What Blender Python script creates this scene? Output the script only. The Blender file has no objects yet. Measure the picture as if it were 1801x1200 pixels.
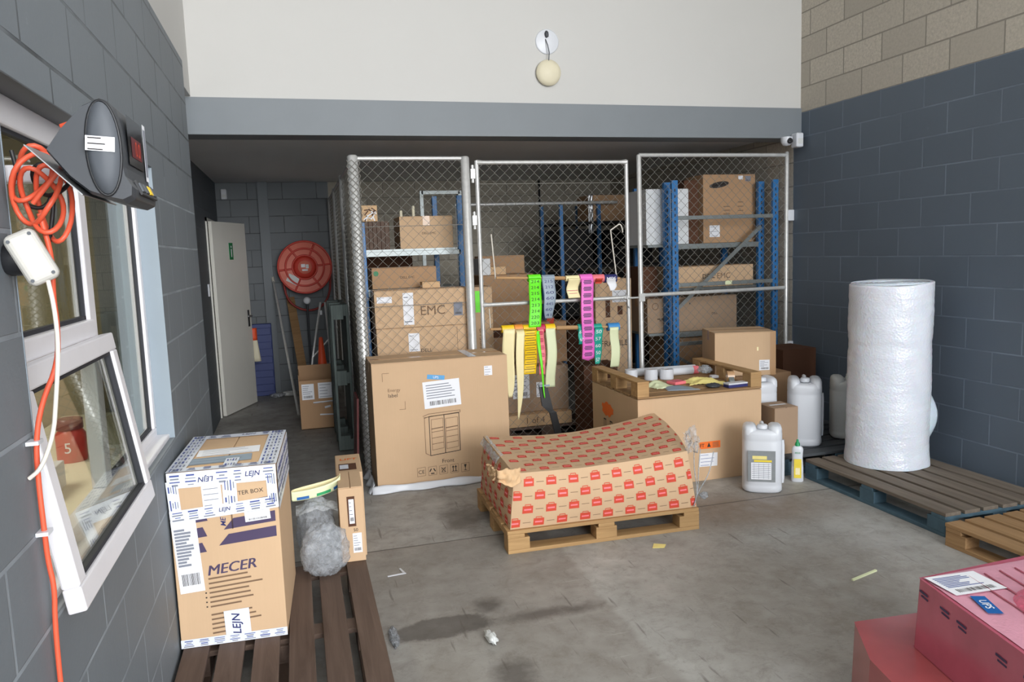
import bpy, math, random
from mathutils import Vector, Matrix, noise
from math import sin, cos, pi, radians

S = bpy.context.scene
COL = S.collection
rnd = random.Random(7)

# ------------------------------------------------------------------ camera, world, light, exposure
_p, _r, _y = radians(6.70), radians(-2.03), radians(15.6)
_F = Vector((sin(_y) * cos(_p), cos(_y) * cos(_p), -sin(_p)))
_R0 = Vector((cos(_y), -sin(_y), 0.0))
_U0 = _R0.cross(_F)
_R = _R0 * cos(_r) + _U0 * sin(_r)
_U = _U0 * cos(_r) - _R0 * sin(_r)
cam_d = bpy.data.cameras.new('camera')
cam_d.sensor_width = 36.0
cam_d.lens = 36.0 * 1340.0 / 1801.0
cam_d.clip_start = 0.05
cam = bpy.data.objects.new('camera', cam_d)
cam.matrix_world = Matrix(((_R.x, _U.x, -_F.x, 0.0), (_R.y, _U.y, -_F.y, 0.0), (_R.z, _U.z, -_F.z, 1.72), (0, 0, 0, 1)))
COL.objects.link(cam)
S.camera = cam

S.view_settings.view_transform = 'Standard'
S.view_settings.look = 'None'
S.view_settings.gamma = 1.0
S.view_settings.use_curve_mapping = False
S.view_settings.exposure = 0.0

world = bpy.data.worlds.new('sky')
S.world = world
world.use_nodes = True
bg = world.node_tree.nodes['Background']
bg.inputs[0].default_value = (0.80, 0.90, 1.0, 1)
bg.inputs[1].default_value = 3.2


def area(name, loc, aim, sx, sy, power, col):
    l = bpy.data.lights.new(name, 'AREA')
    l.shape = 'RECTANGLE'
    l.size, l.size_y, l.energy, l.color = sx, sy, power, col
    o = bpy.data.objects.new(name, l)
    o.location = loc
    o.rotation_euler = (Vector(aim) - Vector(loc)).to_track_quat('-Z', 'Y').to_euler()
    COL.objects.link(o)
    return o


# daylight through the open roller door behind the photographer, and an overhead fill added to brighten the floor
area('roller_door_daylight', (5.0, -12.0, 4.2), (1.4, 6.5, 1.2), 11.0, 5.6, 2700, (1.0, 0.99, 0.975))
area('overhead_fill', (2.0, 2.0, 5.2), (2.0, 2.6, 0.0), 4.4, 5.5, 100, (1.0, 0.99, 0.97))
area('office_light', (-2.0, 2.9, 2.5), (-2.0, 2.9, 0.0), 0.8, 1.8, 62, (1.0, 0.95, 0.85))

sun_d = bpy.data.lights.new('sun', 'SUN')      # sun on the yard outside the roller door
sun_d.energy, sun_d.angle, sun_d.color = 7.0, 0.01, (1.0, 0.97, 0.92)
sun_o = bpy.data.objects.new('sun', sun_d)
sun_o.location = (8, -8, 9)
sun_o.rotation_euler = Vector((-0.5, 0.0, -0.87)).to_track_quat('-Z', 'Y').to_euler()
COL.objects.link(sun_o)


# ------------------------------------------------------------------ helpers: materials
def lin(c):
    return tuple(((x / 255.0) / 12.92 if x / 255.0 <= 0.04045 else ((x / 255.0 + 0.055) / 1.055) ** 2.4) for x in c)


class Nodes:
    def __init__(s, name):
        s.m = bpy.data.materials.new(name)
        s.m.use_nodes = True
        s.t = s.m.node_tree
        s.b = s.t.nodes['Principled BSDF']
        s.out = s.t.nodes['Material Output']

    def n(s, typ, **kw):
        nd = s.t.nodes.new(typ)
        for k, v in kw.items():
            if k.startswith('_'):
                setattr(nd, k[1:], v)
            else:
                key = int(k[1:]) if k[0] == 'i' and k[1:].isdigit() else k.replace('__', ' ')
                if hasattr(v, 'is_output') or v.__class__.__name__.startswith('NodeSocket'):
                    s.t.links.new(v, nd.inputs[key])
                else:
                    nd.inputs[key].default_value = v
        return nd

    def math(s, op, a, b=0.0, c=None):
        nd = s.t.nodes.new('ShaderNodeMath')
        nd.operation = op
        for i, v in enumerate((a, b, c)):
            if v is None:
                continue
            if isinstance(v, (int, float)):
                nd.inputs[i].default_value = v
            else:
                s.t.links.new(v, nd.inputs[i])
        return nd.outputs[0]

    def coords(s):
        if not hasattr(s, '_co'):
            s._co = s.n('ShaderNodeTexCoord').outputs['Object']
            sp = s.n('ShaderNodeSeparateXYZ', i0=s._co)
            s.x, s.y, s.z = sp.outputs
        return s._co

    def noise(s, scale, detail=4.0, rough=0.55, vec=None, dist=0.0):
        nd = s.n('ShaderNodeTexNoise', Vector=vec if vec is not None else s.coords(), Scale=scale, Detail=detail, Roughness=rough, Distortion=dist)
        return nd.outputs['Fac']

    def ramp(s, fac, *stops):
        nd = s.n('ShaderNodeValToRGB', i0=fac)
        el = nd.color_ramp.elements
        while len(el) < len(stops):
            el.new(0.5)
        for e, (p, c) in zip(el, stops):
            e.position = p
            e.color = (c, c, c, 1) if isinstance(c, (int, float)) else (*c, 1)
        return nd.outputs[0]

    def mix(s, fac, a, b, blend='MIX'):
        nd = s.t.nodes.new('ShaderNodeMix')
        nd.data_type = 'RGBA'
        nd.blend_type = blend
        for i, v in ((0, fac), (6, a), (7, b)):
            if isinstance(v, (int, float)):
                nd.inputs[i].default_value = v
            elif isinstance(v, tuple):
                nd.inputs[i].default_value = (*v, 1)
            else:
                s.t.links.new(v, nd.inputs[i])
        return nd.outputs[2]

    def set(s, **kw):
        for k, v in kw.items():
            key = k.replace('_', ' ')
            if isinstance(v, tuple) and len(v) == 3:
                v = (*v, 1)
            if v.__class__.__name__.startswith('NodeSocket'):
                s.t.links.new(v, s.b.inputs[key])
            else:
                s.b.inputs[key].default_value = v
        return s

    def bump(s, h, strength=0.3, dist=0.01):
        b = s.n('ShaderNodeBump', Height=h, Strength=strength, Distance=dist)
        s.t.links.new(b.outputs[0], s.b.inputs['Normal'])
        return s


def plain(name, rgb, rough=0.6, metal=0.0, var=0.12, scale=6.0, bump=0.0, coat=0.0, trans=0.0):
    k = Nodes(name)
    c = lin(rgb)
    f = k.noise(scale)
    k.set(Base_Color=k.mix(f, tuple(x * (1 - var) for x in c), tuple(min(1, x * (1 + var)) for x in c)), Roughness=rough, Metallic=metal)
    if coat:
        k.set(Coat_Weight=coat, Coat_Roughness=0.15)
    if bump:
        k.bump(k.noise(scale * 8), bump, 0.004)
    return k.m


BH, BL = 0.2125, 0.425   # block course height and block length


def blocks(k, along, z0, shift=0.0, mortar=0.006):
    """brick pattern in the wall's own plane; returns (mortar factor, per-block shade)"""
    k.coords()
    a = k.y if along == 'y' else k.x
    v = k.n('ShaderNodeCombineXYZ', X=k.math('ADD', a, shift), Y=k.math('SUBTRACT', k.z, z0)).outputs[0]
    b = k.t.nodes.new('ShaderNodeTexBrick')
    b.offset = 0.5
    k.t.links.new(v, b.inputs['Vector'])
    for nm, val in (('Scale', 1.0), ('Mortar Size', mortar), ('Mortar Smooth', 0.25), ('Bias', 0.0), ('Brick Width', BL), ('Row Height', BH)):
        b.inputs[nm].default_value = val
    b.inputs['Color1'].default_value = (0, 0, 0, 1)
    b.inputs['Color2'].default_value = (1, 1, 1, 1)
    b.inputs['Mortar'].default_value = (0.5, 0.5, 0.5, 1)
    return b.outputs['Fac'], b.outputs['Color']


def block_wall(name, along, z0, paint, bare=None, paint_top=None, paint_y=None, paint_x=None, shift=0.0, seam=1.25, dark_above=None):
    k = Nodes(name)
    mo, sh = blocks(k, along, z0, shift)
    n1, n2 = k.noise(1.3, 5), k.noise(60, 3)
    p = lin(paint)
    pc = k.mix(n1, tuple(x * 0.86 for x in p), tuple(x * 1.14 for x in p))
    pc = k.mix(k.math('MULTIPLY', sh, 0.22), pc, tuple(x * 0.75 for x in p))
    scuff = k.ramp(k.noise(9, 6, 0.7), (0.66, 0.0), (0.74, 0.35))
    pc = k.mix(scuff, pc, tuple(min(1, x * 1.6 + 0.01) for x in p))
    sc = tuple(min(1, x * seam + (0.016 if seam > 1 else 0)) for x in p)
    if dark_above:      # raked-out joints in the top courses
        sc = k.mix(k.math('GREATER_THAN', k.math('ADD', k.z, k.math('MULTIPLY', k.noise(2.2, 2), 0.5)), dark_above + 0.25), sc, tuple(x * 0.25 for x in p))
    pc = k.mix(k.math('MULTIPLY', mo, k.ramp(k.noise(3.5, 3), (0.35, 0.25), (0.65, 0.95))), pc, sc)
    col = pc
    h = k.math('SUBTRACT', k.math('MULTIPLY', n2, 0.18), mo)
    if bare:
        q = lin(bare)
        qc = k.mix(sh, tuple(x * 0.82 for x in q), tuple(x * 1.16 for x in q))
        qc = k.mix(k.ramp(k.noise(45, 6, 0.75), (0.3, 0.0), (0.7, 1.0)), tuple(x * 0.72 for x in q), qc)
        qc = k.mix(mo, qc, tuple(x * 0.5 for x in q))
        m = None
        wob = k.math('MULTIPLY', k.math('SUBTRACT', k.noise(11, 3), 0.5), 0.012)
        if paint_top is not None:
            m = k.math('LESS_THAN', k.math('ADD', k.z, wob), paint_top)
        for ax, lim in (('y', paint_y), ('x', paint_x)):
            if lim is not None:
                m2 = k.math('LESS_THAN', k.math('ADD', k.y if ax == 'y' else k.x, wob), lim)
                m = m2 if m is None else k.math('MULTIPLY', m, m2)
        col = k.mix(m, qc, pc)
        k.set(Roughness=k.math('SUBTRACT', 0.95, k.math('MULTIPLY', m, 0.33)))
    else:
        k.set(Roughness=0.6)
    k.set(Base_Color=col)
    k.bump(h, 0.55, 0.008)
    return k.m


def make_floor():
    k = Nodes('concrete')
    k.coords()
    n1, n2, n3 = k.noise(0.9, 6, 0.6), k.noise(5.0, 8, 0.7), k.noise(40, 6, 0.7)
    c = k.ramp(n1, (0.30, lin((150, 150, 147))), (0.5, lin((172, 171, 167))), (0.72, lin((190, 190, 186))))
    c = k.mix(k.ramp(n2, (0.35, 0.0), (0.68, 0.75)), c, lin((132, 126, 118)))
    c = k.mix(k.ramp(n3, (0.45, 0.0), (0.8, 0.5)), c, lin((192, 191, 188)))

    def blob(cx, cy, rx, ry, wob=0.5, soft=0.3, sc=2.5):
        dx = k.math('DIVIDE', k.math('SUBTRACT', k.x, cx), rx)
        dy = k.math('DIVIDE', k.math('SUBTRACT', k.y, cy), ry)
        d = k.math('SQRT', k.math('ADD', k.math('MULTIPLY', dx, dx), k.math('MULTIPLY', dy, dy)))
        d = k.math('ADD', d, k.math('MULTIPLY', k.math('SUBTRACT', k.noise(sc, 6, 0.65), 0.5), wob * 2))
        return k.ramp(d, (1 - soft, 1.0), (1.0, 0.0))
    # grime: dark smudges and grit
    c = k.mix(k.ramp(k.noise(9, 8, 0.8, dist=0.6), (0.50, 0.0), (0.72, 0.5)), c, lin((104, 98, 90)))
    c = k.mix(k.ramp(k.noise(26, 8, 0.85), (0.54, 0.0), (0.72, 0.55)), c, lin((96, 92, 86)))
    # older, browner pour left of a ragged edge in the middle of the bay
    e = k.math('ADD', k.x, k.math('MULTIPLY', k.math('SUBTRACT', k.noise(1.6, 4), 0.5), 0.22))
    ring = k.math('MULTIPLY', k.ramp(k.math('SUBTRACT', e, 0.9), (0.455, 1.0), (0.49, 0.0)), k.math('LESS_THAN', k.y, 4.37))
    c = k.mix(k.math('MULTIPLY', ring, 0.36), c, lin((112, 102, 92)))
    rust = blob(2.75, 4.2, 0.75, 0.45, 0.5, 0.6)
    c = k.mix(k.math('MULTIPLY', rust, 0.5), c, lin((112, 84, 58)))
    brown = blob(2.3, 3.05, 1.0, 0.9, 0.55, 0.6)
    c = k.mix(k.math('MULTIPLY', brown, 0.3), c, lin((110, 92, 72)))
    # damp patches
    for a in ((0.54, 3.33, 0.26, 0.11, 0.55, 0.2, 9), (1.05, 3.30, 0.36, 0.07, 0.8, 0.7, 9), (0.95, 4.75, 0.2, 0.32, 0.7, 0.5, 6), (0.80, 3.48, 0.10, 0.10, 0.7, 0.6, 9), (0.76, 2.85, 0.12, 0.16, 0.8, 0.7, 8)):
        c = k.mix(k.math('MULTIPLY', blob(*a), 0.62), c, lin((58, 52, 48)))
    aisle = blob(0.4, 7.6, 1.5, 2.6, 0.4, 0.5, 1.5)
    c = k.mix(k.math('MULTIPLY', aisle, 0.45), c, lin((84, 80, 74)))
    # scratches
    v = k.n('ShaderNodeMapping', Vector=k.coords(), Rotation=(0, 0, 0.6), Scale=(1.0, 14.0, 1.0)).outputs[0]
    c = k.mix(k.ramp(k.noise(3.2, 3, 0.5, vec=v), (0.68, 0.0), (0.76, 0.3)), c, lin((196, 194, 190)))
    v = k.n('ShaderNodeMapping', Vector=k.coords(), Rotation=(0, 0, -0.5), Scale=(12.0, 1.2, 1.0)).outputs[0]
    c = k.mix(k.ramp(k.noise(2.4, 3, 0.5, vec=v), (0.66, 0.0), (0.72, 0.55)), c, lin((86, 80, 74)))
    # saw-cut joint across the bay
    j = k.math('ABSOLUTE', k.math('SUBTRACT', k.math('ADD', k.y, k.math('MULTIPLY', k.math('SUBTRACT', k.noise(3, 2), 0.5), 0.012)), 4.37))
    c = k.mix(k.ramp(j, (0.003, 0.8), (0.009, 0.0)), c, lin((50, 47, 44)))
    k.set(Base_Color=c, Roughness=k.ramp(n2, (0.3, 0.42), (0.7, 0.68)), Specular_IOR_Level=0.4)
    k.bump(k.math('ADD', n3, k.math('MULTIPLY', n2, 2.0)), 0.12, 0.004)
    return k.m


def make_wood(name, rgb, dark, scale=1.0, rough=0.75):
    k = Nodes(name)
    co = k.coords()
    oi = k.n('ShaderNodeObjectInfo').outputs['Random']
    off = k.n('ShaderNodeCombineXYZ', X=k.math('MULTIPLY', oi, 37.0), Y=k.math('MULTIPLY', oi, 11.0), Z=k.math('MULTIPLY', oi, 5.0)).outputs[0]
    v = k.n('ShaderNodeVectorMath', i0=co, i1=off).outputs[0]
    v = k.n('ShaderNodeMapping', Vector=v, Scale=(1.6 * scale, 26.0 * scale, 26.0 * scale)).outputs[0]
    g = k.noise(1.0, 5, 0.65, vec=v, dist=0.8)
    a, b = lin(rgb), lin(dark)
    c = k.mix(k.ramp(g, (0.3, 0.0), (0.7, 1.0)), b, a)
    c = k.mix(k.ramp(k.noise(3.0, 4), (0.4, 0.0), (0.75, 0.5)), c, tuple(x * 0.6 for x in a))
    c = k.mix(k.math('MULTIPLY', oi, 0.25), c, tuple(x * 0.7 for x in a))
    k.set(Base_Color=c, Roughness=rough)
    k.bump(g, 0.25, 0.004)
    return k.m


def make_card(name, rgb, var=0.1):
    k = Nodes(name)
    k.coords()
    c = lin(rgb)
    v = k.n('ShaderNodeMapping', Vector=k.coords(), Scale=(90, 90, 3)).outputs[0]
    fl = k.noise(1.0, 2, 0.5, vec=v)
    c1 = k.mix(k.noise(2.5, 5), tuple(x * (1 - var) for x in c), tuple(min(1, x * (1 + var)) for x in c))
    c1 = k.mix(k.math('MULTIPLY', fl, 0.12), c1, tuple(x * 0.7 for x in c))
    k.set(Base_Color=c1, Roughness=0.82, Specular_IOR_Level=0.25)
    k.bump(k.math('ADD', fl, k.math('MULTIPLY', k.noise(6, 4), 1.5)), 0.12, 0.003)
    return k.m


def make_film(name, rgb, alpha, rough=0.12, scale=14, bump=0.8):
    k = Nodes(name)
    k.coords()
    w = k.noise(scale, 6, 0.7, dist=1.0)
    k.set(Base_Color=(*lin(rgb),), Roughness=rough, Specular_IOR_Level=0.6, IOR=1.45)
    k.bump(w, bump, 0.02)
    tr = k.n('ShaderNodeBsdfTransparent')
    tr.inputs[0].default_value = (0.96, 0.97, 0.98, 1)
    f = k.ramp(k.noise(scale * 0.8, 5, 0.7, dist=1.5), (0.3, max(0.0, alpha - 0.25)), (0.7, min(1.0, alpha + 0.25)))
    mx = k.n('ShaderNodeMixShader', i0=f, i1=tr.outputs[0], i2=k.b.outputs[0])
    k.t.links.new(mx.outputs[0], k.out.inputs[0])
    return k.m


M = {}
M['floor'] = make_floor()
M['wall_right'] = block_wall('slate_painted_block', 'y', 2.856, (95, 106, 118), bare=(198, 190, 176), paint_top=2.856, paint_y=6.1, shift=0.07, seam=1.5)
M['wall_left'] = block_wall('grey_painted_block', 'y', 2.435, (112, 119, 125), shift=0.12, seam=1.7, dark_above=2.1)
M['wall_rec'] = block_wall('dark_grey_painted_block', 'y', 2.70, (82, 89, 96))
M['wall_back'] = block_wall('back_block', 'x', 2.70, (118, 123, 127), bare=(196, 188, 172), paint_x=0.47, shift=0.1, seam=0.35)
M['beam'] = plain('grey_beam_paint', (120, 126, 131), 0.55, var=0.07, scale=2.5, bump=0.1)
M['white_wall'] = plain('white_wall_paint', (198, 197, 194), 0.7, var=0.03, scale=1.2, bump=0.06)
M['ceil'] = plain('soffit_paint', (236, 236, 236), 0.8, var=0.06, scale=1.5)
M['office_wall'] = plain('olive_office_wall', (150, 140, 110), 0.7, var=0.15, scale=2.0)
M['dark'] = plain('flat_black', (30, 30, 32), 0.8)  # black of the deep shelving, its bins and the conduit
M['reveal'] = plain('reveal_paint', (140, 152, 162), 0.5, var=0.06)
M['alu'] = plain('white_window_frame', (226, 224, 228), 0.35, var=0.05, scale=10)
M['gasket'] = plain('black_gasket', (34, 36, 44), 0.6)
M['kraft'] = make_card('kraft_cardboard', (206, 174, 140))
M['kraft_d'] = make_card('brown_cardboard', (182, 146, 112))
M['kraft_l'] = make_card('light_cardboard', (213, 178, 138))
M['kraft_g'] = make_card('grey_brown_cardboard', (168, 142, 118))
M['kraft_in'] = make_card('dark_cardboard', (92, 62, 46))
M['white_card'] = make_card('white_cardboard', (224, 226, 228), 0.04)
M['paper'] = plain('label_paper', (236, 237, 242), 0.6, var=0.03, scale=20)
M['ink'] = plain('black_ink', (48, 42, 40), 0.7)
M['ink_soft'] = plain('faded_ink', (122, 96, 74), 0.8)
M['ink_grey'] = plain('grey_ink', (130, 134, 146), 0.7)
M['ink_blue'] = plain('blue_ink', (70, 84, 150), 0.6)
M['ink_navy'] = plain('navy_ink', (44, 46, 104), 0.6)
M['purple'] = plain('purple_print', (74, 62, 92), 0.75)
M['red_print'] = plain('red_print', (206, 74, 52), 0.75)
M['orange'] = plain('orange_label', (240, 112, 36), 0.55)
M['tape_clear'] = plain('brown_tape', (188, 148, 108), 0.22, var=0.08)
M['tape_white'] = plain('white_tape', (226, 230, 240), 0.3, var=0.06, scale=30, bump=0.1)
M['blue_lab'] = plain('blue_sticker', (84, 160, 214), 0.5)
M['blue_dk'] = plain('dark_blue_label', (28, 96, 168), 0.4)
M['galv'] = plain('galvanised_tube', (208, 208, 206), 0.3, 0.35, var=0.2, scale=30)
M['wire'] = plain('galvanised_wire', (128, 125, 118), 0.55, 0.15, var=0.15, scale=40)
M['rack_blue'] = plain('rack_blue_paint', (44, 112, 172), 0.4, var=0.12, scale=9)
M['rack_grey'] = plain('rack_galvanised', (138, 144, 144), 0.4, 0.55, var=0.15, scale=14)
M['pw_blue'] = make_wood('blue_edged_grey_wood', (132, 120, 106), (92, 80, 70))
M['pw_paint'] = plain('worn_blue_paint', (72, 98, 112), 0.75, var=0.35, scale=14)
M['pw_light'] = make_wood('pale_pine', (196, 158, 108), (158, 120, 76))
M['pw_dark'] = make_wood('dark_weathered_wood', (110, 90, 78), (76, 58, 48), 0.8)
M['pw_tan'] = make_wood('tan_pine', (176, 140, 98), (132, 98, 62))
M['pw_slate'] = make_wood('slate_grey_wood', (86, 90, 94), (56, 60, 64))
M['pw_green'] = make_wood('green_grey_wood', (100, 112, 108), (62, 70, 68))
M['plastic_w'] = plain('white_plastic', (214, 217, 223), 0.35, var=0.03)
M['plastic_g'] = plain('grey_white_plastic', (206, 208, 206), 0.4, var=0.05)
M['black_p'] = plain('black_plastic', (34, 35, 38), 0.45)
M['grey_p'] = plain('charcoal_plastic', (86, 90, 96), 0.62, var=0.05)
M['grey_pd'] = plain('dark_charcoal_plastic', (62, 65, 70), 0.45, var=0.05)
M['screen'] = plain('dark_display', (26, 22, 26), 0.15)
M['led_red'] = plain('red_display', (104, 26, 34), 0.3)
M['orange_c'] = plain('orange_cable', (224, 92, 62), 0.45, var=0.06)
M['black_c'] = plain('black_cable', (28, 28, 30), 0.5)
M['white_c'] = plain('cream_cable', (222, 216, 204), 0.5)
M['metal'] = plain('brushed_metal', (186, 188, 190), 0.3, 0.9, var=0.1)
M['door'] = plain('cream_door_paint', (224, 222, 214), 0.5, var=0.03)
M['green_s'] = plain('green_sign', (24, 122, 72), 0.5)
M['reel'] = plain('red_reel', (204, 62, 48), 0.4, var=0.1)
M['reel_l'] = plain('salmon_reel', (226, 122, 102), 0.45, var=0.1)
M['reel_d'] = plain('dark_red_hose', (140, 38, 32), 0.5, var=0.15)
M['cone'] = plain('orange_cone', (232, 84, 40), 0.5)
M['blue_pl'] = plain('dark_blue_plastic', (56, 70, 128), 0.5)
M['maroon'] = plain('maroon_board', (110, 52, 52), 0.6)
M['cream'] = plain('cream_plastic', (222, 214, 188), 0.55, var=0.08)
M['dowel'] = make_wood('pale_dowel', (206, 166, 118), (176, 132, 86))
M['lime'] = plain('lime_tape', (112, 246, 36), 0.45, var=0.06)
M['silver_t'] = plain('silver_grey_tape', (150, 164, 178), 0.35, var=0.1)
M['pink_t'] = plain('pink_tape', (244, 116, 208), 0.35, var=0.06)
M['salmon_t'] = plain('salmon_tape', (246, 128, 136), 0.4)
M['yellow_t'] = plain('yellow_tape', (252, 206, 24), 0.45, var=0.05)
M['orange_t'] = plain('orange_tape', (244, 152, 62), 0.45)
M['maroon_t'] = plain('crimson_tape', (196, 44, 84), 0.45)
M['teal_t'] = plain('teal_tape', (38, 166, 146), 0.4)
M['blue_t'] = plain('blue_tape', (64, 142, 206), 0.4)
M['cream_t'] = plain('cream_backing_tape', (250, 236, 184), 0.5, var=0.04)
M['pale_t'] = plain('pale_green_backing', (226, 232, 190), 0.5, var=0.04)
M['film'] = make_film('clear_plastic_film', (205, 210, 216), 0.42, rough=0.07, scale=22, bump=1.0)
M['film_thin'] = make_film('thin_clear_film', (235, 238, 240), 0.3, bump=0.5)
M['pink_film'] = plain('pink_film_carton', (188, 92, 112), 0.25, var=0.25, scale=7, coat=0.6)
M['pink_dk'] = plain('pink_film_dark_carton', (170, 78, 80), 0.28, var=0.22, scale=7, coat=0.6)
M['pink_lt'] = make_film('pink_stretch_film', (250, 120, 150), 0.75, rough=0.15, scale=18, bump=0.6)
M['yellow_cl'] = plain('yellow_cloth', (238, 222, 140), 0.85, var=0.1, scale=12, bump=0.3)
M['soap_y'] = plain('yellow_label', (240, 214, 70), 0.4)
M['soap_g'] = plain('green_cap', (30, 150, 90), 0.4)
M['lab_grey'] = plain('grey_label', (136, 140, 142), 0.5, var=0.15, scale=30)
M['blue_water'] = make_film('blue_water_pack', (70, 150, 180), 0.8, rough=0.1)
M['red_jar'] = plain('red_jar', (186, 42, 36), 0.3)


def bubble():
    k = Nodes('bubble_wrap_white')
    k.coords()
    vo = k.n('ShaderNodeTexVoronoi', Vector=k.coords(), Scale=70.0).outputs['Distance']
    w = k.noise(5, 4, 0.6, dist=0.5)
    k.set(Base_Color=k.mix(w, lin((214, 219, 230)), lin((238, 241, 248))), Roughness=0.26, Specular_IOR_Level=0.5, Subsurface_Weight=0.25, Subsurface_Scale=0.05)
    k.bump(k.math('ADD', k.math('MULTIPLY', vo, 0.5), k.math('MULTIPLY', w, 1.2)), 0.35, 0.012)
    return k.m


M['bubble'] = bubble()


def glass():
    k = Nodes('window_glass')
    g = k.n('ShaderNodeBsdfGlossy')
    g.inputs['Roughness'].default_value = 0.01
    t = k.n('ShaderNodeBsdfTransparent')
    t.inputs[0].default_value = (0.86, 0.88, 0.85, 1)
    ge = k.n('ShaderNodeNewGeometry')
    d = k.n('ShaderNodeVectorMath', _operation='DOT_PRODUCT', i0=ge.outputs['Incoming'], i1=ge.outputs['Normal'])
    c = k.math('SUBTRACT', 1.0, k.math('ABSOLUTE', d.outputs['Value']))
    f = k.math('MULTIPLY_ADD', k.math('POWER', c, 5.0), 0.9, 0.05)
    mx = k.n('ShaderNodeMixShader', i0=f, i1=t.outputs[0], i2=g.outputs[0])
    k.t.links.new(mx.outputs[0], k.out.inputs[0])
    return k.m


M['glass'] = glass()


# ------------------------------------------------------------------ helpers: meshes
_tc = {}


def text_mesh(s, bold=False):
    if (s, bold) in _tc:
        return _tc[(s, bold)]
    cu = bpy.data.curves.new('lettering', 'FONT')
    cu.body = s
    cu.resolution_u = 3
    if bold:
        cu.offset = 0.011
    ob = bpy.data.objects.new('lettering', cu)
    COL.objects.link(ob)
    dg = bpy.context.evaluated_depsgraph_get()
    me = bpy.data.meshes.new_from_object(ob.evaluated_get(dg))
    vs = [v.co.copy() for v in me.vertices]
    fs = [tuple(p.vertices) for p in me.polygons]
    bpy.data.objects.remove(ob)
    bpy.data.meshes.remove(me)
    bpy.data.curves.remove(cu)
    _tc[(s, bold)] = (vs, fs)
    return vs, fs


def frame(o, u, v):
    u, v = Vector(u).normalized(), Vector(v).normalized()
    n = u.cross(v)
    return Matrix(((u.x, v.x, n.x, o[0]), (u.y, v.y, n.y, o[1]), (u.z, v.z, n.z, o[2]), (0, 0, 0, 1)))


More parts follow.
